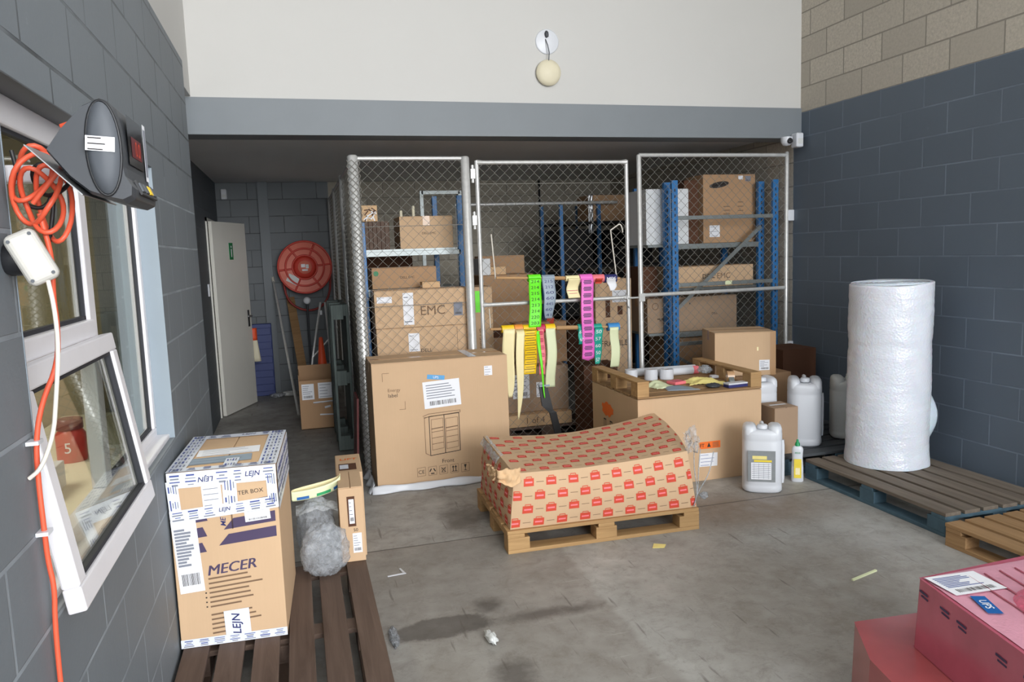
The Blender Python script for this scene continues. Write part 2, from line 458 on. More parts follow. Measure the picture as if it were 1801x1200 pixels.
class MB:
    def __init__(s):
        s.v, s.f, s.m, s.sm, s.mats = [], [], [], [], []

    def mi(s, mat):
        mat = M[mat] if isinstance(mat, str) else mat
        if mat not in s.mats:
            s.mats.append(mat)
        return s.mats.index(mat)

    def add(s, vs, fs, mat, smooth=False, T=None):
        b, k = len(s.v), s.mi(mat)
        s.v += [tuple(T @ Vector(p)) if T is not None else tuple(p) for p in vs]
        for f in fs:
            s.f.append(tuple(b + i for i in f))
            s.m.append(k)
            s.sm.append(smooth)
        return s

    def box(s, x0, x1, y0, y1, z0, z1, mat, T=None):
        vs = [(x, y, z) for z in (z0, z1) for y in (y0, y1) for x in (x0, x1)]
        return s.add(vs, [(0, 2, 3, 1), (4, 5, 7, 6), (0, 1, 5, 4), (2, 6, 7, 3), (0, 4, 6, 2), (1, 3, 7, 5)], mat, False, T)

    def prism(s, poly, h0, h1, mat, T=None):
        """polygon in local XY extruded along local Z"""
        n = len(poly)
        vs = [(x, y, h0) for x, y in poly] + [(x, y, h1) for x, y in poly]
        fs = [tuple(range(n - 1, -1, -1)), tuple(range(n, 2 * n))] + [(i, (i + 1) % n, n + (i + 1) % n, n + i) for i in range(n)]
        return s.add(vs, fs, mat, False, T)

    def loft(s, rings, mat, cap=True, T=None, smooth=True, closed=True):
        n = len(rings[0])
        vs = [p for r in rings for p in r]
        fs = []
        for i in range(len(rings) - 1):
            for j in range(n if closed else n - 1):
                a, b = i * n + j, i * n + (j + 1) % n
                fs.append((a, b, b + n, a + n))
        s.add(vs, fs, mat, smooth, T)
        if cap and closed:
            s.add(rings[0], [tuple(range(n - 1, -1, -1))], mat, False, T)
            s.add(rings[-1], [tuple(range(n))], mat, False, T)
        return s

    def lathe(s, prof, mat, n=24, T=None, cap=True, smooth=True):
        return s.loft([[(r * cos(2 * pi * j / n), r * sin(2 * pi * j / n), z) for j in range(n)] for r, z in prof], mat, cap, T, smooth)

    def tube(s, path, r, mat, n=8, closed=False, cap=True):
        P = [Vector(p) for p in path]
        rings, up = [], None
        N = len(P)
        for i, p in enumerate(P):
            if closed:
                t = P[(i + 1) % N] - P[i - 1]
            else:
                t = P[min(i + 1, N - 1)] - P[max(i - 1, 0)]
            t = t.normalized() if t.length > 1e-9 else Vector((0, 0, 1))
            if up is None:
                up = t.orthogonal().normalized()
            up = (up - t * up.dot(t))
            up = up.normalized() if up.length > 1e-6 else t.orthogonal().normalized()
            w = t.cross(up)
            rr = r[i] if isinstance(r, (list, tuple)) else r
            rings.append([p + (up * cos(2 * pi * j / n) + w * sin(2 * pi * j / n)) * rr for j in range(n)])
        if closed:
            rings.append(rings[0])
        return s.loft(rings, mat, cap and not closed)

    def cyl(s, a, b, r, mat, n=16):
        return s.tube([a, b], r, mat, n)

    def sheet(s, fn, nu, nv, mat, thick=0.0, smooth=True):
        """fn(u, v) -> point, u and v from 0 to 1; thick > 0 gives the sheet a back face"""
        P = [[Vector(fn(i / nu, j / nv)) for i in range(nu + 1)] for j in range(nv + 1)]
        w = nu + 1
        fs = [(j * w + i, j * w + i + 1, (j + 1) * w + i + 1, (j + 1) * w + i) for j in range(nv) for i in range(nu)]
        top = [p for r in P for p in r]
        s.add(top, fs, mat, smooth)
        if thick:
            bot = []
            for j in range(nv + 1):
                for i in range(nu + 1):
                    du = P[j][min(i + 1, nu)] - P[j][max(i - 1, 0)]
                    dv = P[min(j + 1, nv)][i] - P[max(j - 1, 0)][i]
                    n = du.cross(dv)
                    n = n.normalized() if n.length > 1e-12 else Vector((0, 0, 1))
                    bot.append(P[j][i] - n * thick)
            s.add(bot, [tuple(reversed(f)) for f in fs], mat, smooth)
            k, b = s.mi(mat), len(s.v) - 2 * len(top)
            o = len(top)
            edge = [i for i in range(w)] + [j * w + nu for j in range(1, nv + 1)] + [nv * w + i for i in range(nu - 1, -1, -1)] + [j * w for j in range(nv - 1, 0, -1)]
            for q in range(len(edge)):
                a, c = edge[q], edge[(q + 1) % len(edge)]
                s.f.append((b + c, b + a, b + o + a, b + o + c))
                s.m.append(k)
                s.sm.append(False)
        return s

    def quad(s, T, a, b, w, h, z, mat, rot=0.0):
        c, d = cos(rot), sin(rot)
        pts = [(a + x * c - y * d, b + x * d + y * c, z) for x, y in ((-w / 2, -h / 2), (w / 2, -h / 2), (w / 2, h / 2), (-w / 2, h / 2))]
        return s.add(pts, [(0, 1, 2, 3)], mat, False, T)

    def text(s, T, st, a, b, w, z, mat, rot=0.0, h=None, bold=False, shear=0.0, wide=0.0):
        """lettering centred on (a, b), w wide (or h high) in the frame T"""
        if wide:            # thicken the strokes with two slightly shifted strikes
            s.text(T, st, a - wide / 2, b, w, z - 0.0002, mat, rot, h, False, shear)
            a += wide / 2
        vs, fs = text_mesh(st, bold)
        if not vs:
            return s
        x0, x1 = min(v.x for v in vs), max(v.x for v in vs)
        y0, y1 = min(v.y for v in vs), max(v.y for v in vs)
        sx = w / (x1 - x0) if w else h / (y1 - y0)
        sy = h / (y1 - y0) if h else sx
        c, d = cos(rot), sin(rot)
        out = []
        for v in vs:
            x, y = (v.x - (x0 + x1) / 2) * sx, (v.y - (y0 + y1) / 2) * sy
            x += shear * y
            out.append((a + x * c - y * d, b + x * d + y * c, z))
        return s.add(out, fs, mat, False, T)

    def blob(s, c, r, mat, amp=0.3, freq=3.0, nu=28, nv=18, seed=0.0, flat=None):
        rings = []
        for i in range(nv + 1):
            th = pi * i / nv
            ring = []
            for j in range(nu):
                ph = 2 * pi * j / nu
                d = Vector((sin(th) * cos(ph), sin(th) * sin(ph), -cos(th)))
                q = 1 + amp * (noise.noise(d * freq + Vector((seed, seed * 2, 0))) + 0.6 * noise.noise(d * freq * 2.7 + Vector((seed, 0, 5))))
                p = Vector((c[0] + d.x * r[0] * q, c[1] + d.y * r[1] * q, c[2] + d.z * r[2] * q))
                if flat is not None and p.z < flat:
                    p.z = flat
                ring.append(p)
            rings.append(ring)
        return s.loft(rings, mat, False)

    def build(s, name, parent=None, loc=None, bevel=0.0, rz=0.0, rot=None, seg=2):
        me = bpy.data.meshes.new(name)
        me.from_pydata(s.v, [], s.f)
        for m in s.mats:
            me.materials.append(m)
        me.polygons.foreach_set('material_index', s.m)
        me.polygons.foreach_set('use_smooth', s.sm)
        me.update()
        o = bpy.data.objects.new(name, me)
        COL.objects.link(o)
        if parent is not None:
            o.parent = parent
        if loc is not None:
            o.location = loc
        if rot is not None:
            o.rotation_euler = rot
        elif rz:
            o.rotation_euler = (0, 0, rz)
        if bevel:
            b = o.modifiers.new('bevel', 'BEVEL')
            b.width, b.segments, b.limit_method, b.angle_limit = bevel, seg, 'ANGLE', radians(40)
            b.harden_normals = False
        return o


def tag(o, label, cat, group=None):
    o['label'], o['category'] = label, cat
    if group:
        o['group'] = group
    return o


def thing(name, label, cat, loc=(0, 0, 0), rz=0.0, group=None, rot=None):
    o = bpy.data.objects.new(name, None)
    o.empty_display_size = 0.1
    COL.objects.link(o)
    o.location = loc
    o.rotation_euler = rot if rot else (0, 0, rz)
    return tag(o, label, cat, group)


def struct(mb, name, **kw):
    o = mb.build(name, **kw)
    o['kind'] = 'structure'
    return o


def paper(parent, T, a, b, w, h, name='shipping_label', rot=0.0, z=0.002, lines=5, bar=True, mat='paper', ink='ink_grey', title=None, seed=1):
    """a printed paper label: sheet, rows of small print, a bar code"""
    mb, r = MB(), random.Random(seed)
    mb.quad(T, a, b, w, h, z, mat, rot)
    c, d = cos(rot), sin(rot)

    def at(x, y):
        return a + x * c - y * d, b + x * d + y * c
    top = 0.36
    if title:
        q = at(0, 0.34 * h)
        mb.text(T, title, q[0], q[1], w * 0.6, z + 0.0008, 'ink', rot)
        top = 0.18
    for i in range(lines):
        y = (top - (top + (0.12 if bar else 0.4)) * i / max(1, lines - 1)) * h
        ln = w * r.uniform(0.35, 0.8)
        q = at(-0.42 * w + ln / 2, y)
        mb.quad(T, q[0], q[1], ln, max(h * 0.03, min(0.003, h * 0.08)), z + 0.0008, ink, rot)
    if bar:
        x = -0.36 * w
        while x < 0.36 * w:
            bw = w * r.uniform(0.006, 0.022)
            q = at(x + bw / 2, -0.32 * h)
            mb.quad(T, q[0], q[1], bw, h * 0.16, z + 0.0008, 'ink', rot)
            x += bw + w * r.uniform(0.01, 0.025)
    return mb.build(name, parent)


class Carton:
    """a closed cardboard box: body with two top flaps, plus printing, labels and tape as parts"""

    def __init__(s, label, x0, x1, y0, y1, z0, z1, mat='kraft', rz=0.0, name='cardboard_box', cat='box', group=None, flaps=True, along='x', tape=True, bevel=0.006):
        s.W, s.D, s.H = x1 - x0, y1 - y0, z1 - z0
        W, D, H = s.W, s.D, s.H
        mb = MB().box(-W / 2, W / 2, -D / 2, D / 2, 0, H - (0.006 if flaps else 0), mat)
        if flaps:
            g = 0.002
            if along == 'x':
                mb.box(-W / 2, W / 2, -D / 2, -g, H - 0.006, H, mat).box(-W / 2, W / 2, g, D / 2, H - 0.006, H, mat)
            else:
                mb.box(-W / 2, -g, -D / 2, D / 2, H - 0.006, H, mat).box(g, W / 2, -D / 2, D / 2, H - 0.006, H, mat)
        s.o = mb.build(name, loc=((x0 + x1) / 2, (y0 + y1) / 2, z0), rz=rz, bevel=bevel)
        tag(s.o, label, cat, group)
        s.pr = MB()
        if tape and flaps:
            t = MB()
            if along == 'x':
                t.box(-W / 2 - 0.001, W / 2 + 0.001, -0.03, 0.03, H, H + 0.001, 'tape_clear')
                t.box(W / 2, W / 2 + 0.001, -0.03, 0.03, H - min(0.08, H / 2), H, 'tape_clear').box(-W / 2 - 0.001, -W / 2, -0.03, 0.03, H - min(0.08, H / 2), H, 'tape_clear')
            else:
                t.box(-0.03, 0.03, -D / 2 - 0.001, D / 2 + 0.001, H, H + 0.001, 'tape_clear')
                t.box(-0.03, 0.03, -D / 2 - 0.001, -D / 2, H - min(0.08, H / 2), H, 'tape_clear')
            t.build('packing_tape', s.o)

    def T(s, f):
        W, D, H = s.W, s.D, s.H
        return {'F': frame((-W / 2, -D / 2, 0), (1, 0, 0), (0, 0, 1)), 'L': frame((-W / 2, D / 2, 0), (0, -1, 0), (0, 0, 1)),
                'R': frame((W / 2, -D / 2, 0), (0, 1, 0), (0, 0, 1)), 'T': frame((-W / 2, -D / 2, H), (1, 0, 0), (0, 1, 0))}[f]

    def text(s, f, st, a, b, w, mat='ink', **kw):
        s.pr.text(s.T(f), st, a, b, w, 0.0012, mat, **kw)
        return s

    def rect(s, f, a, b, w, h, mat='ink', rot=0.0, z=0.0012):
        s.pr.quad(s.T(f), a, b, w, h, z, mat, rot)
        return s

    def poly(s, f, pts, mat='ink', z=0.0012):
        s.pr.add([(x, y, z) for x, y in pts], [tuple(range(len(pts)))], mat, False, s.T(f))
        return s

    def lab(s, f, a, b, w, h, **kw):
        paper(s.o, s.T(f), a, b, w, h, **kw)
        return s

    def done(s):
        if s.pr.v:
            s.pr.build('printing', s.o)
        return s.o


# ------------------------------------------------------------------ the setting
XR, XL, XREC, YB, YEND = 4.42, -0.56, -0.90, 5.99, 10.3
struct(MB().box(-6.0, 14.0, -16.0, 10.5, -0.12, 0.0, 'floor'), 'floor')
struct(MB().box(-4.0, -0.3, -3.3, -3.2, 0, 5.3, 'white_wall'), 'wall_roller_door')
struct(MB().box(XR, XR + 0.2, -3.2, 10.5, 0.0, 5.3, 'wall_right'), 'wall_right')
wl = MB()
Y0, Y1, Z0, Z1 = 1.81, 3.58, 0.955, 2.13      # window opening
wl.box(XL - 0.16, XL, -3.2, Y0, 0, 2.9, 'wall_left').box(XL - 0.16, XL, Y1, 4.97, 0, 2.9, 'wall_left')
wl.box(XL - 0.16, XL, Y0, Y1, 0, Z0, 'wall_left').box(XL - 0.16, XL, Y0, Y1, Z1, 2.9, 'wall_left')
struct(wl, 'wall_left')
rv = MB()
rv.box(XL - 0.15, XL + 0.001, Y1 - 0.004, Y1, Z0, Z1, 'reveal').box(XL - 0.15, XL + 0.001, Y0, Y0 + 0.004, Z0, Z1, 'reveal')
rv.box(XL - 0.15, XL + 0.001, Y0, Y1, Z1 - 0.004, Z1, 'grey_pd').box(XL - 0.15, XL + 0.001, Y0, Y1, Z0, Z0 + 0.004, 'beam')  # head soffit in charcoal: its shade is put into the colour
struct(rv, 'trim_1')
struct(MB().box(-1.2, XL - 0.08, -3.2, 6.05, 2.9, 5.3, 'white_wall'), 'wall_left_upper')
struct(MB().box(XREC - 0.2, XR, YB + 0.012, YB + 0.25, 2.894, 5.3, 'white_wall'), 'wall_front')
struct(MB().box(XREC - 0.2, XR, YB, YB + 0.25, 2.633, 2.894, 'beam'), 'trim_2')
struct(MB().box(XREC - 0.2, XR, YB + 0.25, 10.5, 2.70, 2.86, 'ceil'), 'ceiling')
struct(MB().box(-4.0, 4.7, -3.2, 6.3, 5.3, 5.4, 'white_wall'), 'ceiling_hall')
wr = MB()
wr.box(XREC - 0.2, XREC, 4.97, 8.9, 0, 2.70, 'wall_rec').box(XREC - 0.2, XREC, 9.74, 10.5, 0, 2.70, 'wall_rec').box(XREC - 0.2, XREC, 8.9, 9.74, 2.16, 2.70, 'wall_rec')
struct(wr, 'wall_recess')
struct(MB().box(XREC - 0.2, XL - 0.16, 4.87, 4.97, 0, 2.9, 'beam'), 'wall_return')
struct(MB().box(XREC, XR, YEND, YEND + 0.2, 0, 2.70, 'wall_back'), 'wall_back')
struct(MB().box(-0.40, -0.28, YEND - 0.06, YEND, 0, 2.70, 'beam'), 'trim_3')
cl = MB().box(-1.9, -1.85, 8.4, 10.3, 0, 2.7, 'office_wall').box(-1.9, XREC - 0.2, 8.35, 8.4, 0, 2.7, 'office_wall').box(-1.9, XREC - 0.2, 10.3, 10.35, 0, 2.7, 'office_wall').box(-1.9, XREC - 0.2, 8.35, 10.35, 2.7, 2.75, 'ceil')
struct(cl, 'wall_side_room')
of = MB().box(-3.4, -3.3, 0.2, 4.9, 0, 2.7, 'office_wall').box(-3.4, XL - 0.16, 0.1, 0.2, 0, 2.7, 'office_wall').box(-3.4, XREC - 0.2, 4.9, 5.0, 0, 2.7, 'office_wall').box(-3.4, XL - 0.16, 0.1, 5.0, 2.7, 2.8, 'ceil')
struct(of, 'wall_office')

# ---- door frame, leaf, sign
df = MB()
df.box(XREC - 0.12, XREC + 0.015, 8.86, 8.90, 0, 2.20, 'door').box(XREC - 0.12, XREC + 0.015, 9.74, 9.78, 0, 2.20, 'door').box(XREC - 0.12, XREC + 0.015, 8.86, 9.78, 2.16, 2.20, 'door')
struct(df, 'door_1')
dl = thing('door_leaf', 'cream door leaf standing ajar at the end of the passage', 'door', (XREC + 0.02, 8.91, 0.01), radians(-21))
MB().box(0, 0.04, 0, 0.82, 0.0, 2.15, 'door').build('leaf', dl, bevel=0.003)
dh = MB().box(0.04, 0.048, 0.72, 0.76, 0.93, 1.13, 'black_p')
lkp = dh.build('lock_plate', dl, bevel=0.003)
MB().tube([(0.048, 0.74, 1.06), (0.085, 0.74, 1.06), (0.09, 0.73, 1.06), (0.09, 0.64, 1.06)], 0.009, 'metal', 8).build('handle', lkp)
sg = tag(MB().box(0, 0.006, 0, 0.085, 0, 0.19, 'green_s').add([(0.0064, 0.030, 0.03), (0.0064, 0.055, 0.03), (0.0064, 0.055, 0.12), (0.0064, 0.030, 0.12)], [(0, 1, 2, 3)], 'paper')
         .add([(0.0064, 0.043 + 0.013 * cos(a * pi / 5), 0.145 + 0.014 * sin(a * pi / 5)) for a in range(10)], [tuple(range(10))], 'paper').build('exit_sign', loc=(XREC + 0.02 + 0.0405 * cos(radians(21)) + 0.37 * sin(radians(21)), 8.91 - 0.0405 * sin(radians(21)) + 0.37 * cos(radians(21)), 1.74), rz=radians(-21)), 'small green sign with white figure on the cream door', 'sign')
bagm = MB().sheet(lambda u, v: (0.13 * (u - 0.5) * (0.5 + 0.7 * (1 - v)), -0.03 - 0.03 * sin(pi * u), 0.40 * v), 8, 8, 'cream', 0.004)
bagm.sheet(lambda u, v: (0.10 * (u - 0.5), -0.035 - 0.035 * sin(pi * u), 0.26 + 0.15 * v), 6, 4, 'cone', 0.004)
bg_ = bagm.build('cloth_bag', loc=(-0.535, 9.74, 0.50), rz=radians(-20))
tag(bg_, 'cream and orange bag hanging from the door handle', 'bag')

# ---- small fittings on walls
tag(MB().box(0, 0.014, 0, 0.09, 0, 0.13, 'plastic_w').box(0.014, 0.018, 0.03, 0.06, 0.04, 0.09, 'plastic_g').build('light_switch', loc=(XREC, 8.60, 1.36), bevel=0.002), 'white light switch on the dark wall beside the cream door', 'switch')
mo = thing('motion_sensor', 'small white alarm sensor high in the passage corner under the soffit', 'sensor', (-0.80, YEND, 2.49))
mh_ = MB().box(-0.035, 0.035, -0.05, 0, 0, 0.13, 'plastic_w').build('housing', mo, bevel=0.01)
MB().box(-0.025, 0.025, -0.052, -0.05, 0.02, 0.06, 'plastic_g').build('lens', mh_)

sd = thing('smoke_detector', 'cream smoke detector dangling by its cable on the white wall', 'smoke detector', (2.05, YB, 3.13), rot=(0, 0, 0))
Ty = frame((0, 0.0, 0), (1, 0, 0), (0, 0, 1))
MB().lathe([(0.10, 0), (0.103, 0.012), (0.10, 0.03), (0.07, 0.04), (0.04, 0.055), (0.001, 0.058)], 'cream', 28, Ty).build('body', sd)
MB().lathe([(0.045, 0.040), (0.045, 0.05), (0.04, 0.052)], 'plastic_g', 20, Ty).build('vent_ring', sd)
MB().tube([(0.0, -0.03, 0.09), (0.005, -0.035, 0.15), (-0.005, -0.03, 0.21), (-0.012, 0.0, 0.262)], 0.004, 'grey_p', 6).build('cable', sd)
cp = thing('ceiling_rose', 'round white cover plate above the dangling smoke detector', 'cover plate', (2.053, YB + 0.012, 3.375))
MB().lathe([(0.098, 0), (0.098, 0.006), (0.09, 0.010), (0.001, 0.011)], 'plastic_w', 28, Ty).build('plate', cp)
MB().blob((-0.006, -0.018, 0.055), (0.016, 0.012, 0.026), 'grey_pd', 0.2).build('cable_gland', cp)

cm = thing('dome_camera', 'white dome security camera under the beam at the right corner', 'camera', (4.24, 5.95, 2.61))
MB().lathe([(0.001, -0.05), (0.03, -0.045), (0.048, -0.02), (0.05, 0.0), (0.05, 0.025)], 'plastic_w', 20).build('dome', cm)
MB().lathe([(0.024, 0), (0.024, 0.02), (0.018, 0.022)], 'black_p', 16, frame((0.0, -0.038, -0.015), (1, 0, 0), (0, 0.35, 1))).build('camera_lens', cm)
ps = thing('wall_sensor', 'white box-shaped alarm sensor at the right end of the grey beam', 'sensor', (4.345, 5.93, 2.545))
ph_ = MB().box(-0.036, 0.036, -0.03, 0.06, 0, 0.125, 'plastic_w').build('housing', ps, bevel=0.014, seg=3)
MB().box(-0.024, 0.024, -0.032, -0.03, 0.03, 0.075, 'plastic_g').build('lens', ph_)

# ---- window in the left wall: frame, fixed panes, open awning sash
XW = -0.63


def rail(mb, y0, y1, z0, z1, x0=XW - 0.045, x1=XW, mat='alu'):
    return mb.box(x0, x1, y0, y1, z0, z1, mat)


fr_ = MB()
rail(fr_, Y0, Y1, Z1 - 0.075, Z1)
rail(fr_, Y0, Y1, Z0, Z0 + 0.055)
rail(fr_, Y0, Y0 + 0.055, Z0 + 0.055, Z1 - 0.075)
rail(fr_, Y1 - 0.05, Y1, Z0 + 0.055, Z1 - 0.075)
rail(fr_, 2.66, 2.74, Z0 + 0.055, Z1 - 0.075)
rail(fr_, Y0 + 0.055, 2.66, 1.50, 1.555, x1=XW + 0.012)
fr_.box(XW - 0.02, XW + 0.05, Y0, Y1, Z0 - 0.004, Z0 + 0.022, 'alu')
w1 = struct(fr_, 'window_1', bevel=0.006)
g1 = MB()
for ya, yb, za, zb in ((Y0 + 0.055, 2.66, 1.555, Z1 - 0.075), (2.74, Y1 - 0.05, Z0 + 0.055, Z1 - 0.075)):
    g1.box(XW - 0.024, XW - 0.02, ya, yb, za, zb, 'glass')
g1.build('window_pane', w1)
gk = MB()
for ya, yb, za, zb in ((Y0 + 0.055, 2.66, 1.555, Z1 - 0.075), (2.74, Y1 - 0.05, Z0 + 0.055, Z1 - 0.075)):
    for a in ((ya, ya + 0.012, za, zb), (yb - 0.012, yb, za, zb), (ya, yb, za, za + 0.012), (ya, yb, zb - 0.012, zb)):
        gk.box(XW - 0.026, XW - 0.012, *a, 'gasket')
gk.build('gasket', w1)
sa = thing('window_sash', 'white awning sash swung open at the bottom of the left window', 'window', (XW + 0.005, 0, 1.50), rot=(0, radians(-8.5), 0))
sh = 0.565
sm_ = MB()
ya, yb = Y0 + 0.035, 2.725
sm_.box(0, 0.04, ya, yb, -0.055, 0, 'alu').box(0, 0.04, ya, yb, -sh, -sh + 0.06, 'alu').box(0, 0.04, ya, ya + 0.055, -sh + 0.06, -0.055, 'alu').box(0, 0.04, yb - 0.055, yb, -sh + 0.06, -0.055, 'alu')
sm_.build('sash_frame', sa, bevel=0.005)
MB().box(0.014, 0.018, ya + 0.055, yb - 0.055, -sh + 0.06, -0.055, 'glass').build('pane', sa)
gk = MB()
for a in ((ya + 0.055, ya + 0.066, -sh + 0.06, -0.055), (yb - 0.066, yb - 0.055, -sh + 0.06, -0.055), (ya + 0.055, yb - 0.055, -sh + 0.06, -sh + 0.07), (ya + 0.055, yb - 0.055, -0.066, -0.055)):
    gk.box(0.012, 0.03, *a, 'gasket')
gk.build('gasket', sa)

# ---- what shows inside the office
ct = thing('office_counter', 'pale counter just inside the office window', 'counter', (-1.05, 2.9, 0))
MB().box(-0.28, 0.28, -1.6, 1.9, 0.84, 0.88, 'cream').build('worktop', ct, bevel=0.004)
MB().box(-0.27, -0.24, -1.58, 1.88, 0, 0.84, 'office_wall').build('panel', ct)
jr = thing('red_jar', 'red jar with a red lid on the counter inside the office window', 'jar', (-0.99, 3.66, 0.88))
jr.scale = (0.75, 0.75, 0.75)
MB().lathe([(0.075, 0), (0.08, 0.02), (0.08, 0.16), (0.06, 0.19)], 'red_jar', 24).build('jar_body', jr)
MB().lathe([(0.07, 0.19), (0.07, 0.245), (0.064, 0.25)], 'led_red', 24).build('lid', jr)
MB().text(frame((0.0, -0.0815, 0.09), (1, 0, 0), (0, 0, 1)), '5', 0, 0, None, 0, 'paper', h=0.06).build('number', jr)
tag(MB().box(-0.09, 0.09, -0.13, 0.13, 0, 0.10, 'plastic_w').build('paper_stack', loc=(-1.0, 3.12, 0.88), bevel=0.004), 'white stack of paper beside the red jar inside the office', 'paper')
tag(MB().box(-0.16, 0.16, -0.2, 0.2, 0, 0.06, 'kraft_l').build('document_tray', loc=(-1.02, 2.55, 0.88), bevel=0.004), 'flat cardboard tray on the counter behind the open sash', 'tray')
bb = thing('office_notice_board', 'dark framed board on the far office wall seen through the glass', 'board', (-3.29, 3.6, 1.5))
MB().box(0, 0.02, -0.5, 0.5, 0, 0.7, 'kraft_in').build('frame', bb)
MB().box(0.02, 0.024, -0.46, 0.46, 0.04, 0.66, 'kraft_g').build('panel', bb)

# ---- scale indicator on the left, its bracket, cables, plug box
PROF = [(-0.435, 1.939), (-0.408, 1.977), (-0.366, 2.022), (-0.345, 2.032), (-0.326, 2.033), (-0.309, 2.016), (-0.303, 1.985), (-0.300, 1.935), (-0.300, 1.905), (-0.297, 1.885), (-0.286, 1.865), (-0.288, 1.846), (-0.305, 1.838), (-0.335, 1.845), (-0.365, 1.857), (-0.397, 1.886)]
si = thing('scale_indicator', 'charcoal weighing scale indicator bracketed off the left wall above the window', 'scale', (-0.36, 1.62, 1.838))
lp = [(x + 0.36, z - 1.838) for x, z in PROF]
n_ = len(lp)
bd = MB()
rings = []
for yy, k in ((0.0, 0.93), (0.02, 1.0), (0.235, 1.0), (0.255, 0.93)):
    rings.append([(0.02 + (x - 0.02) * k, yy, 0.1 + (z - 0.1) * k) for x, z in lp])
bd.loft(rings, 'grey_pd', True, smooth=False)
bd.build('housing', si, bevel=0.004)
oval = [(0.028 + 0.028 * cos(2 * pi * j / 32), 0.102 + 0.086 * sin(2 * pi * j / 32)) for j in range(32)]
ov = MB()
To = frame((0, 0, 0), (1, 0, 0), (0, 0, 1))
rg = [[(0.028 + (x - 0.028) * k, 0.102 + (z - 0.102) * k, h) for x, z in oval] for k, h in ((1.0, -0.004), (0.98, 0.008), (0.6, 0.016), (0.05, 0.018))]
ov.loft(rg, 'grey_p', True, To)
ecap = ov.build('end_cap', si)
gr = MB().tube([To @ Vector((0.028 + (x - 0.028) * 1.05, 0.102 + (z - 0.102) * 1.02, 0.002)) for x, z in oval], 0.003, 'black_p', 6, closed=True)
gr.build('seal', ecap)
paper(ecap, To, 0.026, 0.108, 0.05, 0.027, 'rating_label', -0.08, 0.0195, 3, False, ink='ink', seed=3)
Td = frame((0.0602, 0.03, 0.02), (0, 1, 0), (0.0, 0, 1))
MB().quad(Td, 0.085, 0.105, 0.15, 0.095, 0.003, 'screen').quad(Td, 0.09, 0.095, 0.10, 0.04, 0.0036, 'led_red').text(Td, '0.0', 0.10, 0.095, 0.05, 0.004, 'red_print').build('display', si)
MB().quad(Td, 0.19, 0.10, 0.03, 0.12, 0.003, 'paper').quad(Td, 0.19, 0.10, 0.02, 0.10, 0.0036, 'ink_grey').build('info_strip', si)
Tk = frame((0.072, 0.03, 0.03), (0, 1, 0), (-0.4, 0, 1))
kp = MB().box(0.02, 0.19, -0.012, 0.018, 0.0, 0.004, 'black_p', Tk)
kpo = kp.build('keypad', si)
for i in range(4):
    MB().box(0.03 + i * 0.04, 0.06 + i * 0.04, -0.006, 0.012, 0.004, 0.007, 'yellow_t' if i == 2 else 'grey_p', Tk).build('key', kpo)
br = thing('scale_bracket', 'white steel arm carrying the scale indicator out from the window', 'bracket', (-0.56, 1.86, 1.9))
MB().box(-0.07, 0.20, -0.02, 0.02, 0.0, 0.036, 'alu').build('arm', br, bevel=0.004)
MB().add([(0.10, -0.26, 0.043), (0.188, -0.26, -0.048), (0.188, 0.02, -0.048), (0.10, 0.02, 0.043), (0.1013, -0.26, 0.0445), (0.1895, -0.26, -0.0465), (0.1895, 0.02, -0.0465), (0.1013, 0.02, 0.0445)], [(0, 1, 2, 3), (7, 6, 5, 4), (0, 4, 5, 1), (1, 5, 6, 2), (2, 6, 7, 3), (3, 7, 4, 0)], 'metal').build('tray_plate', br)


def wobble(c, rx, rz_, n=28, tilt=0.0, ph=0.0, amp=0.12, y=0.02):
    out = []
    for i in range(n):
        a = 2 * pi * i / n + ph
        q = 1 + amp * sin(2 * a + ph * 3)
        out.append((c[0] + rx * q * cos(a), c[1] + y * sin(a * 2 + ph), c[2] + rz_ * q * sin(a) + tilt * rx * cos(a)))
    return out


oc = thing('orange_extension_cable', 'tangled orange cable looped below the scale indicator and dropping down the wall', 'cable', (-0.5, 1.78, 1.9))
for i, (cx, cz, rx, rz_, ti, ph) in enumerate(((0.008, -0.02, 0.042, 0.07, 0.3, 0.2), (0.012, -0.045, 0.036, 0.06, -0.2, 1.1), (-0.005, 0.01, 0.036, 0.05, 0.4, 2.2), (0.03, -0.05, 0.028, 0.085, 0.1, 0.7))):
    MB().tube(wobble((cx, -0.02 + 0.01 * i, cz), rx, rz_, 28, ti, ph), 0.0052, 'orange_c', 8, True).build('cable_loop', oc)
MB().tube([(0.03, 0.12, 0.125), (0.085, 0.10, 0.14), (0.115, 0.05, 0.11), (0.11, -0.02, 0.06), (0.06, -0.03, 0.02), (0.0, -0.02, -0.05)], 0.0052, 'orange_c', 8).build('cable_tail', oc)
drop = [(-0.49, 1.76, 1.83), (-0.478, 1.77, 1.74), (-0.487, 1.78, 1.66), (-0.487, 1.79, 1.60), (-0.492, 1.785, 1.52), (-0.528, 1.775, 1.44), (-0.545, 1.77, 1.36), (-0.548, 1.77, 1.26), (-0.547, 1.77, 1.17), (-0.548, 1.775, 1.10), (-0.541, 1.775, 1.04), (-0.548, 1.775, 0.96), (-0.55, 1.775, 0.80), (-0.55, 1.775, 0.45), (-0.55, 1.775, 0.10)]


def smooth(P, it=2):
    P = [Vector(p) for p in P]
    for _ in range(it):
        Q = [P[0]]
        for a, b in zip(P, P[1:]):
            Q += [a * 0.75 + b * 0.25, a * 0.25 + b * 0.75]
        P = Q + [P[-1]]
    return P


